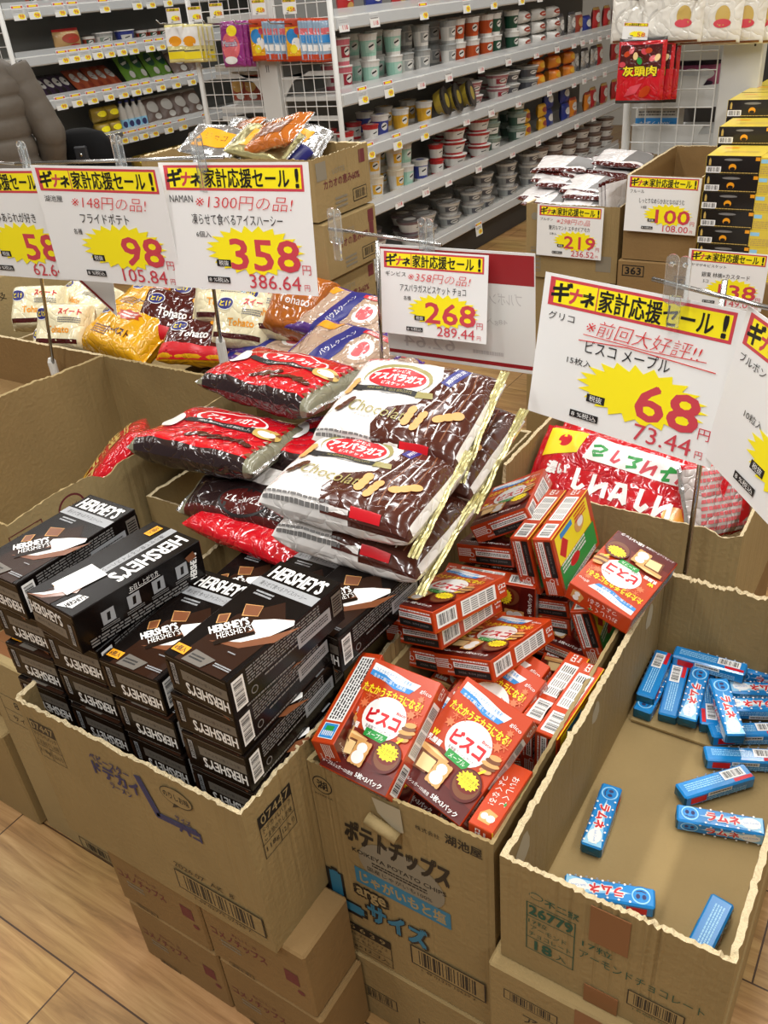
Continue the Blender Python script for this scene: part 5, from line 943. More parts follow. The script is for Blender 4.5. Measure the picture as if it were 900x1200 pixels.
PR = {
 'pinkcup': ('noodle_cup', 'pink and white noodle cup', lambda: cup('noodle_cup', 'tall', lm('pink', (196, 104, 116)), CW_, CW_, lm('rose', (150, 40, 56))), .1, .114),
 'greencup': ('noodle_cup', 'white noodle cup with green print', lambda: cup('noodle_cup', 'tall', CW_, lm('pale_green', (150, 196, 178)), CW_, lm('mint', (170, 206, 190))), .1, .114),
 'greycup': ('noodle_cup', 'grey-lidded plain noodle cup', lambda: cup('noodle_cup', 'tall', CG_, CW_, CG_, CG_), .1, .114),
 'orangecup': ('noodle_cup', 'orange and black noodle cup', lambda: cup('noodle_cup', 'tall', CW_, lm('deep_orange', (186, 78, 30)), CW_, lm('burnt_orange', (178, 70, 26))), .1, .114),
 'darkgreencup': ('noodle_cup', 'white cup with dark green label', lambda: cup('noodle_cup', 'tall', CW_, lm('bottle_green', (28, 74, 54)), CW_, lm('bottle_green', (28, 74, 54))), .1, .114),
 'whitetray': ('noodle_tray', 'white square noodle tray', lambda: packet('noodle_tray', .13, .07, .12, CW_, lm('rust', (150, 60, 40)), CW_), .135, .072),
 'bluecup': ('soup_cup', 'blue and white soup cup', lambda: cup('soup_cup', 'tall', CW_, lm('royal_blue', (54, 64, 140)), CW_, lm('royal_blue', (54, 64, 140))), .1, .114),
 'redcup': ('soup_cup', 'small red-lidded soup cup', lambda: cup('soup_cup', 'small', lm('red', (176, 36, 38)), CW_, lm('red', (176, 36, 38)), CW_), .09, .08),
 'yellowcup': ('noodle_cup', 'yellow topped noodle cup', lambda: cup('noodle_cup', 'tall', CW_, lm('amber', (222, 168, 40)), CW_, lm('amber', (222, 168, 40))), .1, .114),
 'yakibowl': ('noodle_bowl', 'black and yellow bowl', lambda: cup('noodle_bowl', 'bowl', lm('coal', (40, 36, 32)), lm('mustard', (160, 140, 50)), lm('coal', (40, 36, 32)), lm('mustard', (160, 140, 50))), .13, .074),
 'pinkbowl': ('noodle_bowl', 'pink noodle bowl', lambda: cup('noodle_bowl', 'bowl', lm('dusty_pink', (170, 110, 116)), CW_, CW_, lm('rose', (150, 40, 56))), .155, .074),
 'greybowl': ('noodle_bowl', 'grey noodle bowl', lambda: cup('noodle_bowl', 'bowl', CG_, lm('slate', (84, 84, 90)), CW_, lm('slate', (84, 84, 90))), .155, .074),
 'orangebox': ('noodle_tray', 'bright orange boxed noodle tray', lambda: packet('noodle_tray', .12, .085, .11, lm('vivid_orange', (218, 128, 30)), lm('amber', (222, 168, 40)), lm('deep_orange', (186, 78, 30))), .125, .087),
 'silverbag': ('noodle_packet', 'silver and white noodle packet', lambda: packet('noodle_packet', .11, .16, .05, SILV, CW_, lm('slate', (84, 84, 90))), .105, .16),
 'redbag': ('noodle_packet', 'red noodle packet', lambda: packet('noodle_packet', .11, .16, .05, lm('red', (176, 36, 38)), CW_, lm('gold', (190, 150, 80))), .105, .16),
 'bluebag': ('noodle_packet', 'dark blue noodle packet', lambda: packet('noodle_packet', .12, .12, .06, lm('deep_blue', (36, 50, 128)), CW_, lm('deep_blue', (36, 50, 128))), .115, .12),
 'orangebag': ('noodle_packet', 'orange noodle packet', lambda: packet('noodle_packet', .11, .14, .05, lm('vivid_orange', (218, 128, 30)), CW_, lm('rust', (150, 60, 40))), .105, .14),
 'brownbag': ('noodle_packet', 'brown noodle packet', lambda: packet('noodle_packet', .11, .15, .05, lm('rust', (150, 60, 40)), lm('gold', (190, 150, 80)), CW_), .105, .15),
 'redbowl': ('noodle_bowl', 'red noodle bowl', lambda: cup('noodle_bowl', 'bowl', lm('red', (176, 36, 38)), CW_, CW_, CW_), .15, .074),
 'tubgreen': ('noodle_tub', 'grey-green noodle tub', lambda: cup('noodle_tub', 'tub', lm('sage', (138, 152, 140)), lm('dark_sage', (60, 90, 74)), lm('sage', (138, 152, 140)), CW_), .14, .087),
 'creamcup': ('noodle_cup', 'cream noodle cup with amber label', lambda: cup('noodle_cup', 'tall', lm('cream', (216, 204, 180)), CW_, lm('cream', (216, 204, 180)), lm('amber', (222, 168, 40))), .1, .114),
 'seacup': ('noodle_cup', 'white and blue noodle cup', lambda: cup('noodle_cup', 'tall', CW_, lm('royal_blue', (54, 64, 140)), CW_, CW_), .1, .114),
 'yellowpack': ('noodle_packet', 'small yellow noodle packet', lambda: packet('noodle_packet', .1, .085, .06, lm('amber', (222, 168, 40)), lm('rust', (150, 60, 40)), lm('amber', (222, 168, 40))), .1, .087),
 'smokebowl': ('noodle_bowl', 'dull mauve noodle bowl', lambda: cup('noodle_bowl', 'bowl', lm('mauve', (128, 104, 108)), CW_, CGD, CW_), .155, .074),
 'glassbowl': ('noodle_bowl', 'clear-lidded noodle bowl', lambda: cup('noodle_bowl', 'bowl', CW_, CG_, mat('clear_lid_grey', (150, 146, 142), .12, coat=.8, bump=.8, bscale=90), lm('slate', (84, 84, 90))), .155, .074),
 'brownbowl': ('noodle_bowl', 'brown-grey noodle bowl', lambda: cup('noodle_bowl', 'bowl', lm('taupe', (120, 100, 90)), CW_, lm('taupe', (120, 100, 90)), CW_), .155, .074),
 'goldcan': ('tea_can', 'gold square can', lambda: packet('tea_can', .11, .09, .1, lm('dull_gold', (150, 124, 40)), CYEL, lm('dull_gold', (150, 124, 40))), .115, .092),
}
_P = {}; CNT = {}
def run(X, zs, px0, px1, key, levels, where, group, depth=1, dx=.1, tilt=0, cnt=None):
    name, phrase, mk, pitch, hh = PR[key]; y0, y1 = y_on(px0, X, zs+.05), y_on(px1, X, zs+.05); n = max(1, int(round((y1-y0)/(pitch*(1.75 if X > -3 else 1.0))))) if cnt is None else cnt
    rnd = random.Random(int(px0*7+zs*100))
    for lv in range(levels):
        for dp in range(depth):
            for i in range(n):
                y = y0+pitch*.5+(y1-y0-pitch)*(i/max(1, n-1) if n > 1 else 0)
                if key in _P: o = dup(_P[key])
                else: o = _P[key] = mk()
                y += dp*(y1-y0)/n*.5
                o.location = (X-dx*dp*(.8 if dx > .12 and 'cup' not in name else 1)-.004*rnd.random()-(.0 if lv == 0 else .006*rnd.random()), y+.004*(rnd.random()-.5), zs+hh*lv); o.rotation_euler = (0, tilt, (rnd.random()-.5)*.5 if 'cup' in name or 'bowl' in name or 'tub' in name else (rnd.random()-.5)*.12)
                ck = (key, where, lv, dp); CNT[ck] = CNT.get(ck, 0)+1
                rowt = '' if levels == 1 else (', lower layer' if lv == 0 else ', upper layer' if levels == 2 or lv == 2 else ', middle layer'); dt = '' if depth == 1 else (', front' if dp == 0 else ', behind')
                tag(o, '%s, %s%s%s, %s from left' % (phrase, where, rowt, dt, nth(CNT[ck]-1)), name.split('_')[1], group)
XI = XF-.085
D_ = [l+.0485 for l in LIPS]; SW = SHELF_WORDS; GN = 'cup noodles and packets on the long white shelf'
for s, a, c, key, lv, dp in [
 (4, 397, 425, 'redbag', 1, 1), (4, 430, 458, 'bluebag', 1, 1), (4, 460, 515, 'redbag', 1, 1), (4, 520, 560, 'orangebag', 1, 1), (4, 565, 640, 'silverbag', 1, 1),
 (3, 396, 428, 'pinkcup', 2, 2), (3, 429, 468, 'greencup', 2, 2), (3, 470, 490, 'greycup', 1, 1), (3, 490, 531, 'greycup', 2, 2), (3, 532, 574, 'orangecup', 2, 2), (3, 575, 604, 'darkgreencup', 2, 2), (3, 605, 650, 'whitetray', 3, 1), (3, 652, 672, 'silverbag', 1, 1), (3, 674, 682, 'brownbag', 1, 1), (3, 683, 694, 'bluebag', 1, 1), (3, 695, 724, 'redbag', 1, 1),
 (2, 399, 440, 'redcup', 1, 2), (2, 440, 463, 'bluecup', 1, 2), (2, 464, 503, 'yellowcup', 1, 2), (2, 545, 590, 'pinkbowl', 2, 2), (2, 590, 624, 'greybowl', 2, 2), (2, 624, 668, 'orangebox', 3, 1), (2, 670, 698, 'silverbag', 1, 1), (2, 699, 722, 'redbag', 1, 1),
 (1, 434, 470, 'creamcup', 2, 2), (1, 470, 487, 'greencup', 2, 2), (1, 488, 508, 'seacup', 1, 1), (1, 508, 524, 'redcup', 2, 1), (1, 526, 568, 'redbowl', 3, 2), (1, 569, 611, 'tubgreen', 3, 2), (1, 612, 638, 'yellowpack', 2, 1), (1, 638, 665, 'bluebag', 2, 1), (1, 667, 690, 'orangebag', 1, 1), (1, 691, 722, 'redbag', 1, 1),
 (0, 432, 490, 'smokebowl', 2, 2), (0, 490, 560, 'glassbowl', 2, 2), (0, 560, 625, 'glassbowl', 3, 1), (0, 626, 712, 'brownbowl', 3, 1)]:
    run(XI if s else XI-.0, D_[s], a, c, key, lv, 'the '+SW[s], GN, dp, .155)
for i, px in enumerate((508, 522, 538)):
    o = _P.get('yakibowl') or PR['yakibowl'][2](); 
    if 'yakibowl' in _P: o = dup(o)
    _P['yakibowl'] = _P.get('yakibowl', o); o.location = (XI+.01, y_on(px, XI, D_[2]+.05), D_[2]+.083); o.rotation_euler = (0, RD(75), .25); tag(o, 'round black and yellow noodle bowl standing on its side, %s of three' % nth(i), 'bowl', GN)
for s, pxs, yl in ((4, (402, 438, 632, 680), False), (4, (496, 546, 578, 610), True), (3, (425, 455), True), (3, (493, 525, 563, 595, 628, 652, 672, 682, 692, 702, 712), False), (2, (433, 465, 497), True), (2, (546, 575, 607, 643, 672, 684, 696, 708), False), (1, (467, 498), False), (1, (525, 560, 600, 630, 655, 675, 695), False)):
    tags(XF, LIPS[s], pxs, 'the '+SW[s]+(' rail' if yl else ' lip'), yl)
tags(XF+.03, LIPS[0]-.03, (561,), 'the bottom shelf edge beside the floor', True)
for k, (zz, key) in enumerate(((.805, 'redbag'), (1.03, 'brownbag'), (1.22, 'pinkcup'))):
    for i in range(4):
        o = dup(_P[key]) if key in _P else PR[key][2](); _P.setdefault(key, o); o.location = (-3.24+.085*i, GY+.16, zz); o.rotation_euler = (0, 0, -PI/2); tag(o, '%s behind the end grid, %s level, %s from left' % (PR[key][1], ('low', 'middle', 'high')[k], nth(i)), PR[key][0].split('_')[1], 'goods behind the end grid')
# --- left gondola behind the person
XL = -4.85; LL = []
for a, c in (((20, 25), (200, 4)), ((40, 78), (194, 57)), ((69, 128), (243, 95)), ((108, 178), (250, 141))): LL.append((at_x(*a, XL).z+at_x(*c, XL).z)/2)
yL0 = y_on(24, XL, 1.2); lips0 = [LL[3]-.34, LL[3], LL[2], LL[1], LL[0]]
gondola('white shelf at upper left with rows of yellow price tags, behind the person', XL, XL-.42, yL0, yL0+3.6, lips0, 2.0)
end = empty('shelf_end_grid', (XL-.42, yL0-.02, 0), label='white wire grid at the very left edge with red packs', cat='wire grid')
b = MB(); wire_grid(b, (-.4, 0, 0), (1, 0, 0), .8, .1, 2.0, .07, .07); b.build('wire_mesh', end)
b = MB(); b.tube([(.42, 0, 0), (.42, 0, 2.0)], .015, WIRE, 10); b.build('post', end)
X0 = XL-.08; S0 = [z+.0485 for z in lips0]; GL = 'goods on the upper left shelf'; w4 = ['the lowest left shelf', 'the fourth left shelf', 'the third left shelf', 'the second left shelf', 'the top left shelf']
PR['potsalad'] = ('snack_pot', 'small dark topped snack pot', lambda: cup('snack_pot', 'small', CW_, lm('rust', (150, 60, 40)), lm('coal', (40, 36, 32)), lm('bottle_green', (28, 74, 54))), .09, .08)
PR['clearpot'] = ('snack_pot', 'pale clear snack pot', lambda: cup('snack_pot', 'tub', CG_, CW_, CW_, lm('sage', (138, 152, 140))), .13, .087)
PR['bluepot'] = ('snack_pot', 'blue snack pot', lambda: cup('snack_pot', 'tub', lm('royal_blue', (54, 64, 140)), lm('royal_blue', (54, 64, 140)), CW_, CW_), .13, .087)
PR['purplepack'] = ('jerky_packet', 'dark purple jerky packet', lambda: packet('jerky_packet', .07, .2, .02, lm('plum', (58, 40, 66)), CW_, lm('coal', (40, 36, 32))), .07, .2)
PR['orangepack'] = ('jerky_packet', 'orange striped jerky packet', lambda: packet('jerky_packet', .075, .22, .025, lm('terracotta', (172, 84, 52)), CW_, lm('rust', (150, 60, 40))), .075, .22)
PR['greenpack'] = ('snack_packet', 'leafy green snack packet', lambda: packet('snack_packet', .11, .26, .04, lm('leaf_green', (96, 140, 40)), lm('bottle_green', (28, 74, 54)), CW_), .11, .26)
PR['nutbag'] = ('nut_bag', 'clear bag of nuts with white frame', lambda: packet('nut_bag', .15, .2, .06, lm('taupe', (120, 100, 90)), CW_, CW_), .15, .2)
def bottle():
    b = MB(); b.lathe([(.03, 0), (.031, .1), (.026, .14), (.011, .165), (.011, .18)], CW_, 14); k = MB(); k.lathe([(.013, .18), (.013, .195)], lm('royal_blue', (54, 64, 140)), 14)
    decal(b, lambda a, z, e: ((.0316+e)*math.cos(a/.03-.4), (.0316+e)*math.sin(a/.03-.4), z), [('r', 0, .05, .06, .06, RBLUL), ('e', 0, .05, .016, .02, INKB)], cell=.012); o = b.build('drink_bottle'); k.build('cap', o); return o
PR['bottle'] = ('drink_bottle', 'white drink bottle', bottle, .066, .2)
run(X0, S0[3], 98, 128, 'potsalad', 1, w4[3], GL); run(X0, S0[3], 112, 134, 'clearpot', 1, w4[3], GL, cnt=1); run(X0, S0[3], 138, 160, 'bluepot', 1, w4[3], GL, cnt=1); run(X0, S0[3], 160, 196, 'potsalad', 1, w4[3]+' right end', GL); run(X0, S0[3], 200, 236, 'clearpot', 1, w4[3]+' right end', GL)
run(X0-.05, S0[2], 55, 92, 'purplepack', 1, w4[2], GL, tilt=RD(-50)); run(X0-.05, S0[2], 94, 146, 'orangepack', 1, w4[2], GL, tilt=RD(-52)); run(X0-.03, S0[2], 150, 205, 'greenpack', 1, w4[2], GL, tilt=RD(-35)); run(X0, S0[2], 206, 240, 'nutbag', 1, w4[2], GL, tilt=RD(-30))
run(X0, S0[1], 112, 141, 'goldcan', 2, w4[1], GL); run(X0, S0[1], 142, 172, 'bottle', 1, w4[1], GL); run(X0, S0[1], 175, 240, 'nutbag', 1, w4[1], GL, tilt=RD(-25))
run(X0, S0[0], 160, 240, 'goldcan', 2, w4[0], GL); run(X0, S0[4], 30, 236, 'potsalad', 1, w4[4], GL)
pb = packet('snack_bowl_pack', .2, .13, .1, lm('kraft_tan', (176, 140, 90)), lm('rust', (150, 60, 40)), lm('red', (176, 36, 38))); pb.location = (X0, y_on(79, X0, S0[3]+.05), S0[3]); tag(pb, 'tan bowl-shaped snack pack with red top at the left shelf end', 'snack pack')
sb = MB(); sb.box(-.05, -.14, 0, .05, .14, .03, SILV, c=.004); sb.build('silver_tray', None, (XL+.01, y_on(118, XL, S0[1]+.03), S0[1]), label='silver tray at the left end of the fourth left shelf', cat='tray')
for i, (s, pxs) in enumerate(((4, (22, 40, 70, 86, 122, 160, 176, 196)), (3, (74, 87, 100, 114, 128, 142, 156, 175, 188, 228)), (2, (72, 90, 108, 127, 144, 159, 172, 188, 206, 224)), (1, (108, 144, 156, 168, 180, 197, 214, 242)))): tags(XL, lips0[s], pxs, w4[s]+' rail', True)
# --- white grid end at upper right
Y5 = 3.22; pL = at_y(735, 176, Y5); pC0 = at_y(836, 150, Y5); pC1 = at_y(882, 150, Y5)
er = empty('shelf_end_grid', (pL.x, Y5, 0), label='white wire grid end of the shelving at upper right behind the empty carton', cat='wire grid')
wG = pC0.x-pL.x
b = MB(); wire_grid(b, (0, 0, 0), (1, 0, 0), wG-.01, .1, 1.95, .054, .056); b.build('wire_mesh', er)
b = MB(); b.tube([(-.005, -.01, 0), (-.005, -.01, 1.98)], .014, WIRE, 10); b.build('post', er)
b = MB(); b.box(wG, .0, 0, pC1.x-pL.x, .06, 1.98, SHW, c=.004); decal(b, ((wG, 0, 0), (1, 0, 0), (0, 0, 1)), [('r', .1, at_y(883, 50, Y5).z, .006, .02, DARKM)]); b.build('upright_column', er)
b = MB(); b.box(-.02, .65, 0, .8, .66, 1.98, DARKM); b.build('inner_panel', er)
for i, pyy in enumerate((52, 107, 163)):
    z = at_y(790, pyy, Y5+.04).z; pr = [(0, 0), (wG-.0, 0), (wG, -.075), (wG-.05, -.07), (.2, .03), (.1, .055), (0, .06)]; n = len(pr)
    pr = [(0, -.05), (wG, -.05), (wG, .02), (wG-.06, .015), (.25, .045), (0, .05)]; n = len(pr)
    b = MB(); vs = [(x, .04, z+zz) for x, zz in pr]+[(x, .048, z+zz) for x, zz in pr]; b.raw(vs, [tuple(range(n)), tuple(range(2*n-1, n-1, -1))]+[(k, (k+1) % n, n+(k+1) % n, n+k) for k in range(n)], SHW); b.build('shelf_bracket', er)
    b = MB(); b.box(0, .05, z-.045, wG, .62, z-.03, SHW); b.build('shelf_deck', er)
zz = at_y(790, 95, Y5+.12).z-.02
for i in range(4):
    o = packet('wrapped_pack', .1, .085, .1, lm('magenta_mix', (176, 90, 130)), CW_, lm('plum', (58, 40, 66))) if i == 0 else dup(o); o.location = (at_y(784+14*i, 90, Y5+.12).x, Y5+.12, zz-.005); o.rotation_euler = (0, 0, -PI/2+.05*i); tag(o, 'pink and white wrapped pack behind the upper right grid, %s from left' % nth(i), 'wrapped pack', 'pink packs behind the right grid')
b = MB(); b.box(-.075, -.04, 0, .075, .04, .075, {'*': CW_}, c=.002); decal(b, ((-.075, -.04, 0), (1, 0, 0), (0, 0, 1)), [('r', .075, .025, .15, .04, BBL), ('t', 'もずく100%', .07, .027, .11, .014, HW), ('lines', .075, .06, .13, .018, 2, HTX)])
q = at_y(772, 152, Y5+.12); b.build('tissue_box', None, (q.x, Y5+.12, q.z), label='small white and blue box behind the upper right grid', cat='box')
# hanging goods
def hang(name, px, py, Y_, w_, h_, d_, body, acc, acc2, label, group, cat, decals=None, rz=0, n=1):
    p = at_y(px, py, Y_); o = bag(name, w_, h_, d_, body, acc2, label, cat, group, seed=int(px), cr=.005, seal=None, nx=16, ny=18, side_w=.05, decals=decals or [('e', w_*.5, h_*.6, w_*.3, h_*.2, acc)], loc=p, rot=(PI/2-.05, 0, rz)); return o
MIL = film('milk_white_film', (226, 222, 212)); HTXW = mat('pearl_grey_print', (196, 192, 184), .3)
for i, (px, Y_) in enumerate(((752, 3.13), (790, 3.10), (835, 3.12), (862, 3.15), (880, 3.18))):
    hang('white_bag', px, 4, Y_, .19, .22, .04, MIL, GOLDP, MIL, 'white pearly snack bag hanging at top right, %s from the left' % nth(i), 'white bags hanging at top right', 'snack bag', [('s', [(.02+.05*math.cos(t*.35), .1+.05*math.sin(t*.35)) for t in range(8)], .008, HTXW), ('s', [(.05+.06*math.cos(t*.35), .13+.04*math.sin(t*.35)) for t in range(9)], .007, HTXW), ('s', [(.07+.05*math.cos(t*.4+2), .06+.04*math.sin(t*.4+2)) for t in range(8)], .006, HTXW), ('e', .135, .075, .022, .028, GOLDP), ('e', .135, .055, .026, .012, CRED), ('r', .095, .005, .17, .006, HCH)])
for i, (dx, Y_) in enumerate(((0, 3.05), (10, 3.09), (17, 3.13))):
    hang('red_pouch', 751+dx, 83, Y_, .155, .19, .03, FRD, BO, lm('coal', (40, 36, 32)), 'red meat snack pouch hanging on the right grid post, %s from front' % nth(i), 'red pouches on the right grid', 'snack pouch', [('p', [(.01, .1), (.145, .1), (.145, .17), (.01, .17)], FMA), *[('e', .02+.014*q, .115+.04*abs(math.sin(q*2.3)), .011, .008, (CRED, BO, FPK, BCKL, BGR)[q % 5], 30*q) for q in range(9)], ('t', '灰頭肉', .078, .095, .11, .03, INK, 0, .09), ('t', '灰頭肉', .078, .095, .108, .028, BYE, 0, .04), ('e', .1, .035, .022, .013, BO, 40), ('p', [(.03, .02), (.07, .03), (.09, .06), (.05, .05)], CRED)])
price_card(at_y(731, 26, 3.03), at_y(761, 27, 3.03), at_y(760, 47, 3.03), 'front', 'small price card reading 58 above the hanging red pouches', price='58')
FPY = film('lemon_film', (232, 222, 150)); FPP = film('grape_film', (150, 50, 130)); FST = film('rainbow_film', (150, 176, 200))
for i in range(7):
    hang('candy_pouch', (207, 224, 211, 229, 216, 234, 240)[i], 51, GY-.12+.02*i, .11, .16, .02, FPY, HOR, FPY, 'lemon and white candy pouch hanging left of the grid, %s from front' % nth(i), 'lemon pouches hanging at top left', 'candy pouch', [('r', .055, .11, .1, .08, HW), ('e', .055, .09, .035, .022, HOR), ('r', .055, .03, .1, .03, BYE), ('s', [(.01, .05), (.1, .05)], .004, INK)], rz=.2)
for i in range(3):
    hang('marshmallow_bag', 273+6*i, 52, GY-.1+.03*i, .13, .19, .035, FPP, GOLDP, FPP, 'purple pink marshmallow bag hanging on the grid, %s from front' % nth(i), 'purple bags hanging on the grid', 'candy bag', [('e', .065, .085, .052, .06, FPK), ('e', .08, .15, .03, .022, BYE), ('t', 'Marosh', .06, .1, .085, .026, NAVY, 0, .05), ('t', 'Marosh', .06, .1, .083, .024, HW, 0, .01), ('e', .06, .03, .04, .016, HW)])
for g, px in enumerate((303, 345)):
    for i in range(9):
        hang('candy_strip', px+3.4*i+(0 if i == 0 else 9), 47, GY-.07+.006*i, .095 if i == 0 else .05, .17, .012, FST if i else FYE, BO, BO, ('front patterned candy pack of the %s hanging row on the grid' % ('left', 'right')[g]) if i == 0 else 'striped edge of candy pack in the %s hanging row, %s back' % (('left', 'right')[g], nth(i)), 'candy packs hanging in rows on the grid', 'candy pack',
             [('r', .025, .12, .05, .025, FPK), ('r', .025, .09, .05, .03, BBL), ('r', .025, .055, .05, .025, HW), ('r', .025, .02, .05, .02, BO)] if i else [('r', .048, .15, .09, .024, BO), ('e', .04, .1, .03, .03, BBL), ('e', .06, .07, .025, .025, HW), ('e', .045, .05, .02, .018, BYE), ('r', .048, .014, .09, .016, BO), ('e', .07, .12, .014, .014, CRED)], rz=(0 if i == 0 else .9))
for i, (px, py, d) in enumerate(((202, 18, 0), (227, 16, 0), (252, 12, 0), (302, 8, 0), (338, 7, 0))):
    a = at_y(px-8, py-8, GY-.2); c = at_y(px+8, py-9, GY-.2); e = at_y(px+8.5, py+9, GY-.2); price_card(a, c, e, 'front', 'small hook price card over the hanging candy, %s from left' % nth(i), price=('98', '98', '198', '158', '158')[i])
for i, px in enumerate((222, 275, 310, 350)):
    b = MB(); p = at_y(px, 28, GY-.02); b.tube([(0, 0, 0), (0, -.2, .015), (0, -.215, .03)], .003, CHROME, 6); b.build('display_hook', None, p, label='metal hook on the grid, %s from left above the hanging candy' % nth(i), cat='hook')
for i, px in enumerate((760, 830)):
    b = MB(); p = at_y(px, 1, Y5-.0); b.tube([(0, 0, 0), (0, -.2, .015), (0, -.215, .03)], .003, CHROME, 6); b.build('display_hook', None, p, label='metal hook at top right, %s one holding white bags' % ('left', 'right')[i], cat='hook')
# ================================================================== SHOPPER
JK = mat('down_jacket_taupe', (100, 92, 82), .55, spec=.35, bump=.25, bscale=30); SKIN = mat('skin', (206, 160, 132), .5); HAIR = mat('dark_hair', (32, 26, 24), .5); TRO = mat('black_trousers', (24, 24, 26), .8); SHOE = mat('dark_shoe', (34, 30, 30), .5); BAGM = mat('black_bag', (9, 9, 10), .75, spec=.2)
def skin_mesh(name, pts, edges, rad, m, parent=None, sub=2):
    me = bpy.data.meshes.new(name); me.from_pydata(pts, edges, []); o = bpy.data.objects.new(name, me); COL.objects.link(o)
    md = o.modifiers.new('s', 'SKIN'); md.use_smooth_shade = True
    for i, r in enumerate(rad): me.skin_vertices[0].data[i].radius = (r, r) if not isinstance(r, tuple) else r
    me.skin_vertices[0].data[0].use_root = True
    sb_ = o.modifiers.new('d', 'SUBSURF'); sb_.levels = sub; sb_.render_levels = sub
    dg = bpy.context.evaluated_depsgraph_get(); me2 = bpy.data.meshes.new_from_object(o.evaluated_get(dg)); me2.name = name
    bpy.data.objects.remove(o); bpy.data.meshes.remove(me); me2.materials.clear(); me2.materials.append(m)
    for p in me2.polygons: p.use_smooth = True
    r_ = bpy.data.objects.new(name, me2); COL.objects.link(r_)
    if parent: r_.parent = parent
    return r_
def person(loc, rz, sc):
    root = empty('person', loc, (0, 0, rz), 'shopper in a grey-brown quilted down jacket seen from behind, at the left edge', 'person'); root.scale = (sc, sc, sc)
    P = [(0, 0, .92), (0, .01, 1.1), (0, 0, 1.3), (0, -.01, 1.42), (0, .0, 1.49), (0, .02, 1.54), (0, .02, 1.62),     # 0-6 pelvis..head
         (.1, 0, .88), (.1, .015, .5), (.1, -.02, .09), (.1, .1, .04), (-.1, 0, .88), (-.1, .015, .5), (-.1, -.02, .09), (-.1, .1, .04),   # 7-14 legs
         (.15, 0, 1.33), (.235, -.03, 1.1), (.215, .07, .9), (-.15, 0, 1.33), (-.235, -.03, 1.1), (-.2, .12, .95), (0, .035, 1.68)]
    Ed = [(0, 1), (1, 2), (2, 3), (3, 4), (4, 5), (5, 6), (6, 21), (0, 7), (7, 8), (8, 9), (9, 10), (0, 11), (11, 12), (12, 13), (13, 14), (3, 15), (15, 16), (16, 17), (3, 18), (18, 19), (19, 20)]
    Rr = [.13, .12, .135, .1, .055, .07, .088, .088, .06, .043, .04, .088, .06, .043, .04, .045, .038, .03, .045, .038, .03, .07]
    # hands: palm then five fingers each
    for s, wi in ((1, 17), (-1, 20)):
        w_ = Vector(P[wi]); d = (w_-Vector(P[wi-1])).normalized(); side = Vector((0, 1, 0)) if True else 0; side = (side-d*side.dot(d)).normalized(); inn = d.cross(side)
        k = len(P); P.append(tuple(w_+d*.055)); Ed.append((wi, k)); Rr.append((.036, .02))
        for f_, (off, ln) in enumerate(((-.026, .062), (-.009, .075), (.009, .08), (.026, .07))):
            a = w_+d*.095+side*off; b_ = a+d*ln*.5+inn*(.008*s); c_ = b_+d*ln*.4+inn*(.022*s); i0 = len(P); P.extend([tuple(a), tuple(b_), tuple(c_)]); Ed.extend([(k, i0), (i0, i0+1), (i0+1, i0+2)]); Rr.extend([.0095, .0088, .0075])
        a = w_+d*.05+side*.036; b_ = a+d*.03+side*.02; c_ = b_+d*.026; i0 = len(P); P.extend([tuple(a), tuple(b_), tuple(c_)]); Ed.extend([(k, i0), (i0, i0+1), (i0+1, i0+2)]); Rr.extend([.0115, .0105, .0085])
    body = skin_mesh('body', P, Ed, Rr, SKIN, root)
    fc = MB()   # face features set onto the head
    for s in (-1, 1):
        fc = MB(); fc.lathe([(.001, -.008), (.007, -.004), (.008, 0), (.006, .005), (.001, .008)], WPLAS, 10, (s*.032, .103, 1.63)); fc.lathe([(.0005, -.004), (.004, 0), (.0005, .004)], INK, 8, (s*.032, .109, 1.63)); fc.build('eye', root)
        fc = MB(); fc.lathe([(.006, -.03), (.014, -.01), (.016, .012), (.008, .028)], SKIN, 8, (s*.09, .02, 1.62)); fc.build('ear', root)
    fc = MB(); fc.lathe([(.014, -.02), (.012, -.01), (.006, .02)], SKIN, 8, (0, .112, 1.6)); fc.build('nose', root)
    fc = MB(); fc.box(-.02, .1, 1.558, .02, .108, 1.566, mat('lip_red', (170, 90, 84), .5), c=.002); fc.build('mouth', root)
    # quilted jacket: puffy rings round the torso, plus sleeves, one mesh
    jk = MB(); prof = [(.76, .2, .165), (.8, .215, .175), (.9, .205, .165), (1.0, .19, .155), (1.12, .19, .155), (1.24, .205, .155), (1.33, .205, .14), (1.39, .17, .12), (1.43, .12, .1), (1.46, .085, .085), (1.52, .085, .085)]
    def ip(z):
        for i in range(len(prof)-1):
            if z <= prof[i+1][0]: t = (z-prof[i][0])/(prof[i+1][0]-prof[i][0]); return tuple(prof[i][k]+(prof[i+1][k]-prof[i][k])*t for k in (1, 2))
        return prof[-1][1:]
    zs = [.76+(1.52-.76)*i/76 for i in range(77)]; V = []; N = 36
    for z in zs:
        a, b_ = ip(z); puff = .013*(abs(math.sin(PI*(z-.76)/.085))**.45)-.008
        for k in range(N):
            t = 2*PI*k/N; w_ = .006*fbm(math.cos(t)*3, math.sin(t)*3, z*9); e = 2/2.4
            V.append(((a+puff+w_)*math.copysign(abs(math.cos(t))**e, math.cos(t)), (b_+puff+w_)*math.copysign(abs(math.sin(t))**e, math.sin(t)), z))
    jk.raw(V, [(i*N+k, i*N+(k+1) % N, (i+1)*N+(k+1) % N, (i+1)*N+k) for i in range(76) for k in range(N)], JK, True)
    jo = jk.build('down_jacket', root)
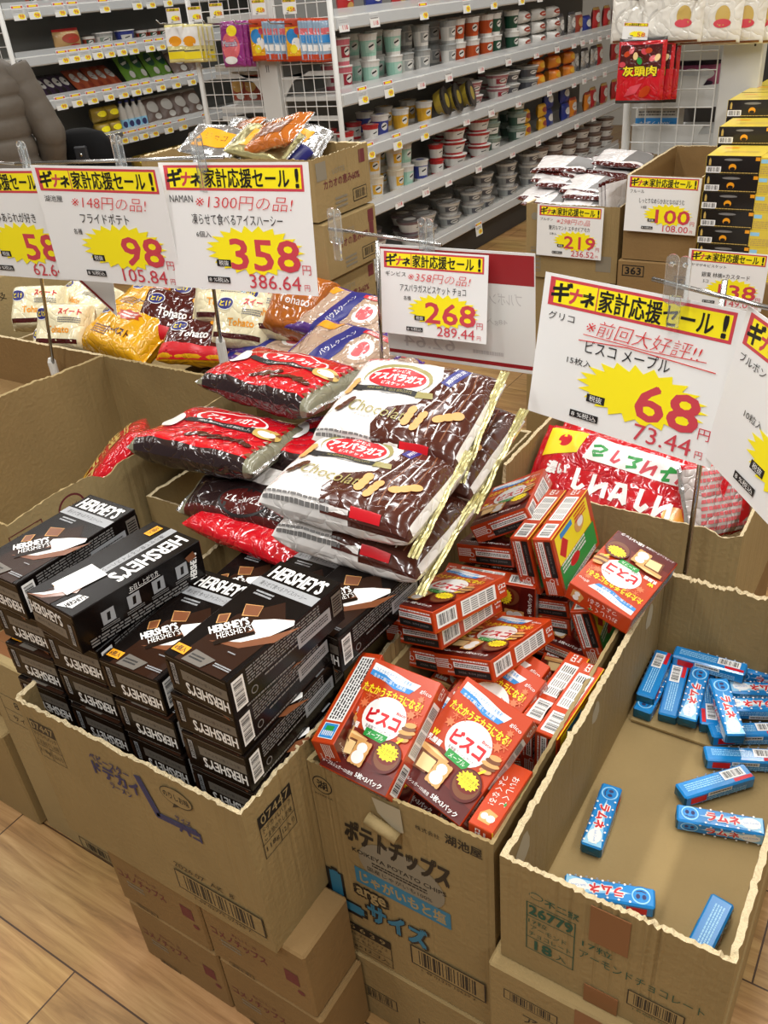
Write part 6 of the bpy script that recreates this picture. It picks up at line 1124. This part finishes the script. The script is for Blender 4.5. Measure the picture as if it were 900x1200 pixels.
    for s in (-1, 1):
        el = Vector((s*.262, -.03, 1.1)); wr = Vector((s*.235, .06, .915)) if s > 0 else Vector((s*.215, .11, .96)); sh = Vector((s*.165, 0, 1.375)); pts = []; rr = []; n = 46
        for i in range(n+1):
            t = i/n; p = sh.lerp(el, t/.55) if t < .55 else el.lerp(wr, (t-.55)/.45); pts.append(p)
            rr.append((.082-.026*t)*(1+.06*(abs(math.sin(PI*t*6.5))**.35-.6)))
        sl = MB(); sl.tube(pts, rr, JK, 16); sl.build('sleeve', jo)
    hb = MB(); hb.lathe([(.01, .115), (.06, .1), (.096, .06), (.104, 0), (.098, -.06), (.085, -.11), (.05, -.12)], HAIR, 20, (0, .0, 1.665)); h = hb.build('hair', root)
    sf = MB(); sf.lathe([(.075, 0), (.1, .015), (.108, .04), (.1, .07), (.104, .1), (.09, .125), (.07, .13)], mat('teal_scarf', (38, 62, 60), .9, bump=.4, bscale=80), 20, (0, .005, 1.46)); sf.build('scarf', root)
    tr = skin_mesh('trousers', [(0, 0, .9), (.1, 0, .86), (.105, .012, .5), (.105, -.02, .1), (-.1, 0, .86), (-.105, .012, .5), (-.105, -.02, .1)], [(0, 1), (1, 2), (2, 3), (0, 4), (4, 5), (5, 6)], [.155, .115, .085, .075, .115, .085, .075], TRO, root)
    for s in (-1, 1):
        sh = MB(); sh.lathe([(.035, 0), (.05, .004), (.052, .03), (.04, .065), (.03, .08)], SHOE, 14); q = sh.build('shoe', root, (s*.105, .04, 0)); q.scale = (1, 2.3, 1)
    return root
ppos = at_x(-24, 122, -3.62)
pr = person((ppos.x, ppos.y, 0), RD(52), .96)
hb = MB(); V = []; N = 24
for j, (z, r) in enumerate(((0, .1), (.03, .125), (.12, .13), (.2, .115), (.25, .085), (.27, .03))):
    for k in range(N): t = 2*PI*k/N; V.append((r*1.25*math.copysign(abs(math.cos(t))**.8, math.cos(t)), r*.55*math.copysign(abs(math.sin(t))**.8, math.sin(t)), z))
hb.raw(V, [(i*N+k, i*N+(k+1) % N, (i+1)*N+(k+1) % N, (i+1)*N+k) for i in range(5) for k in range(N)]+[tuple(range(N-1, -1, -1)), tuple(5*N+k for k in range(N))], BAGM, True)
q = at_x(98, 178, -3.45); bg = hb.build('shoulder_bag', None, (q.x, q.y, q.z-.17), (0, 0, .5), 'black bag hanging at the shopper\'s right side', 'bag')
b = MB(); b.tube([(-.1, 0, .24), (-.12, -.03, .4), (-.16, -.05, .56)], .009, BAGM, 8); b.build('strap', bg)
b = MB(); b.box(-.03, -.012, 0, .03, .012, .075, mat('charcoal_case', (44, 46, 50), .4), c=.006); c_ = b.build('small_case', bg, (.02, -.075, .13)); c_['label'] = 'small charcoal case clipped to the bag'
b = MB(); b.tube([(0, -.013, .04), (0, -.016, .04)], .008, CHROME, 10); b.build('button', c_)
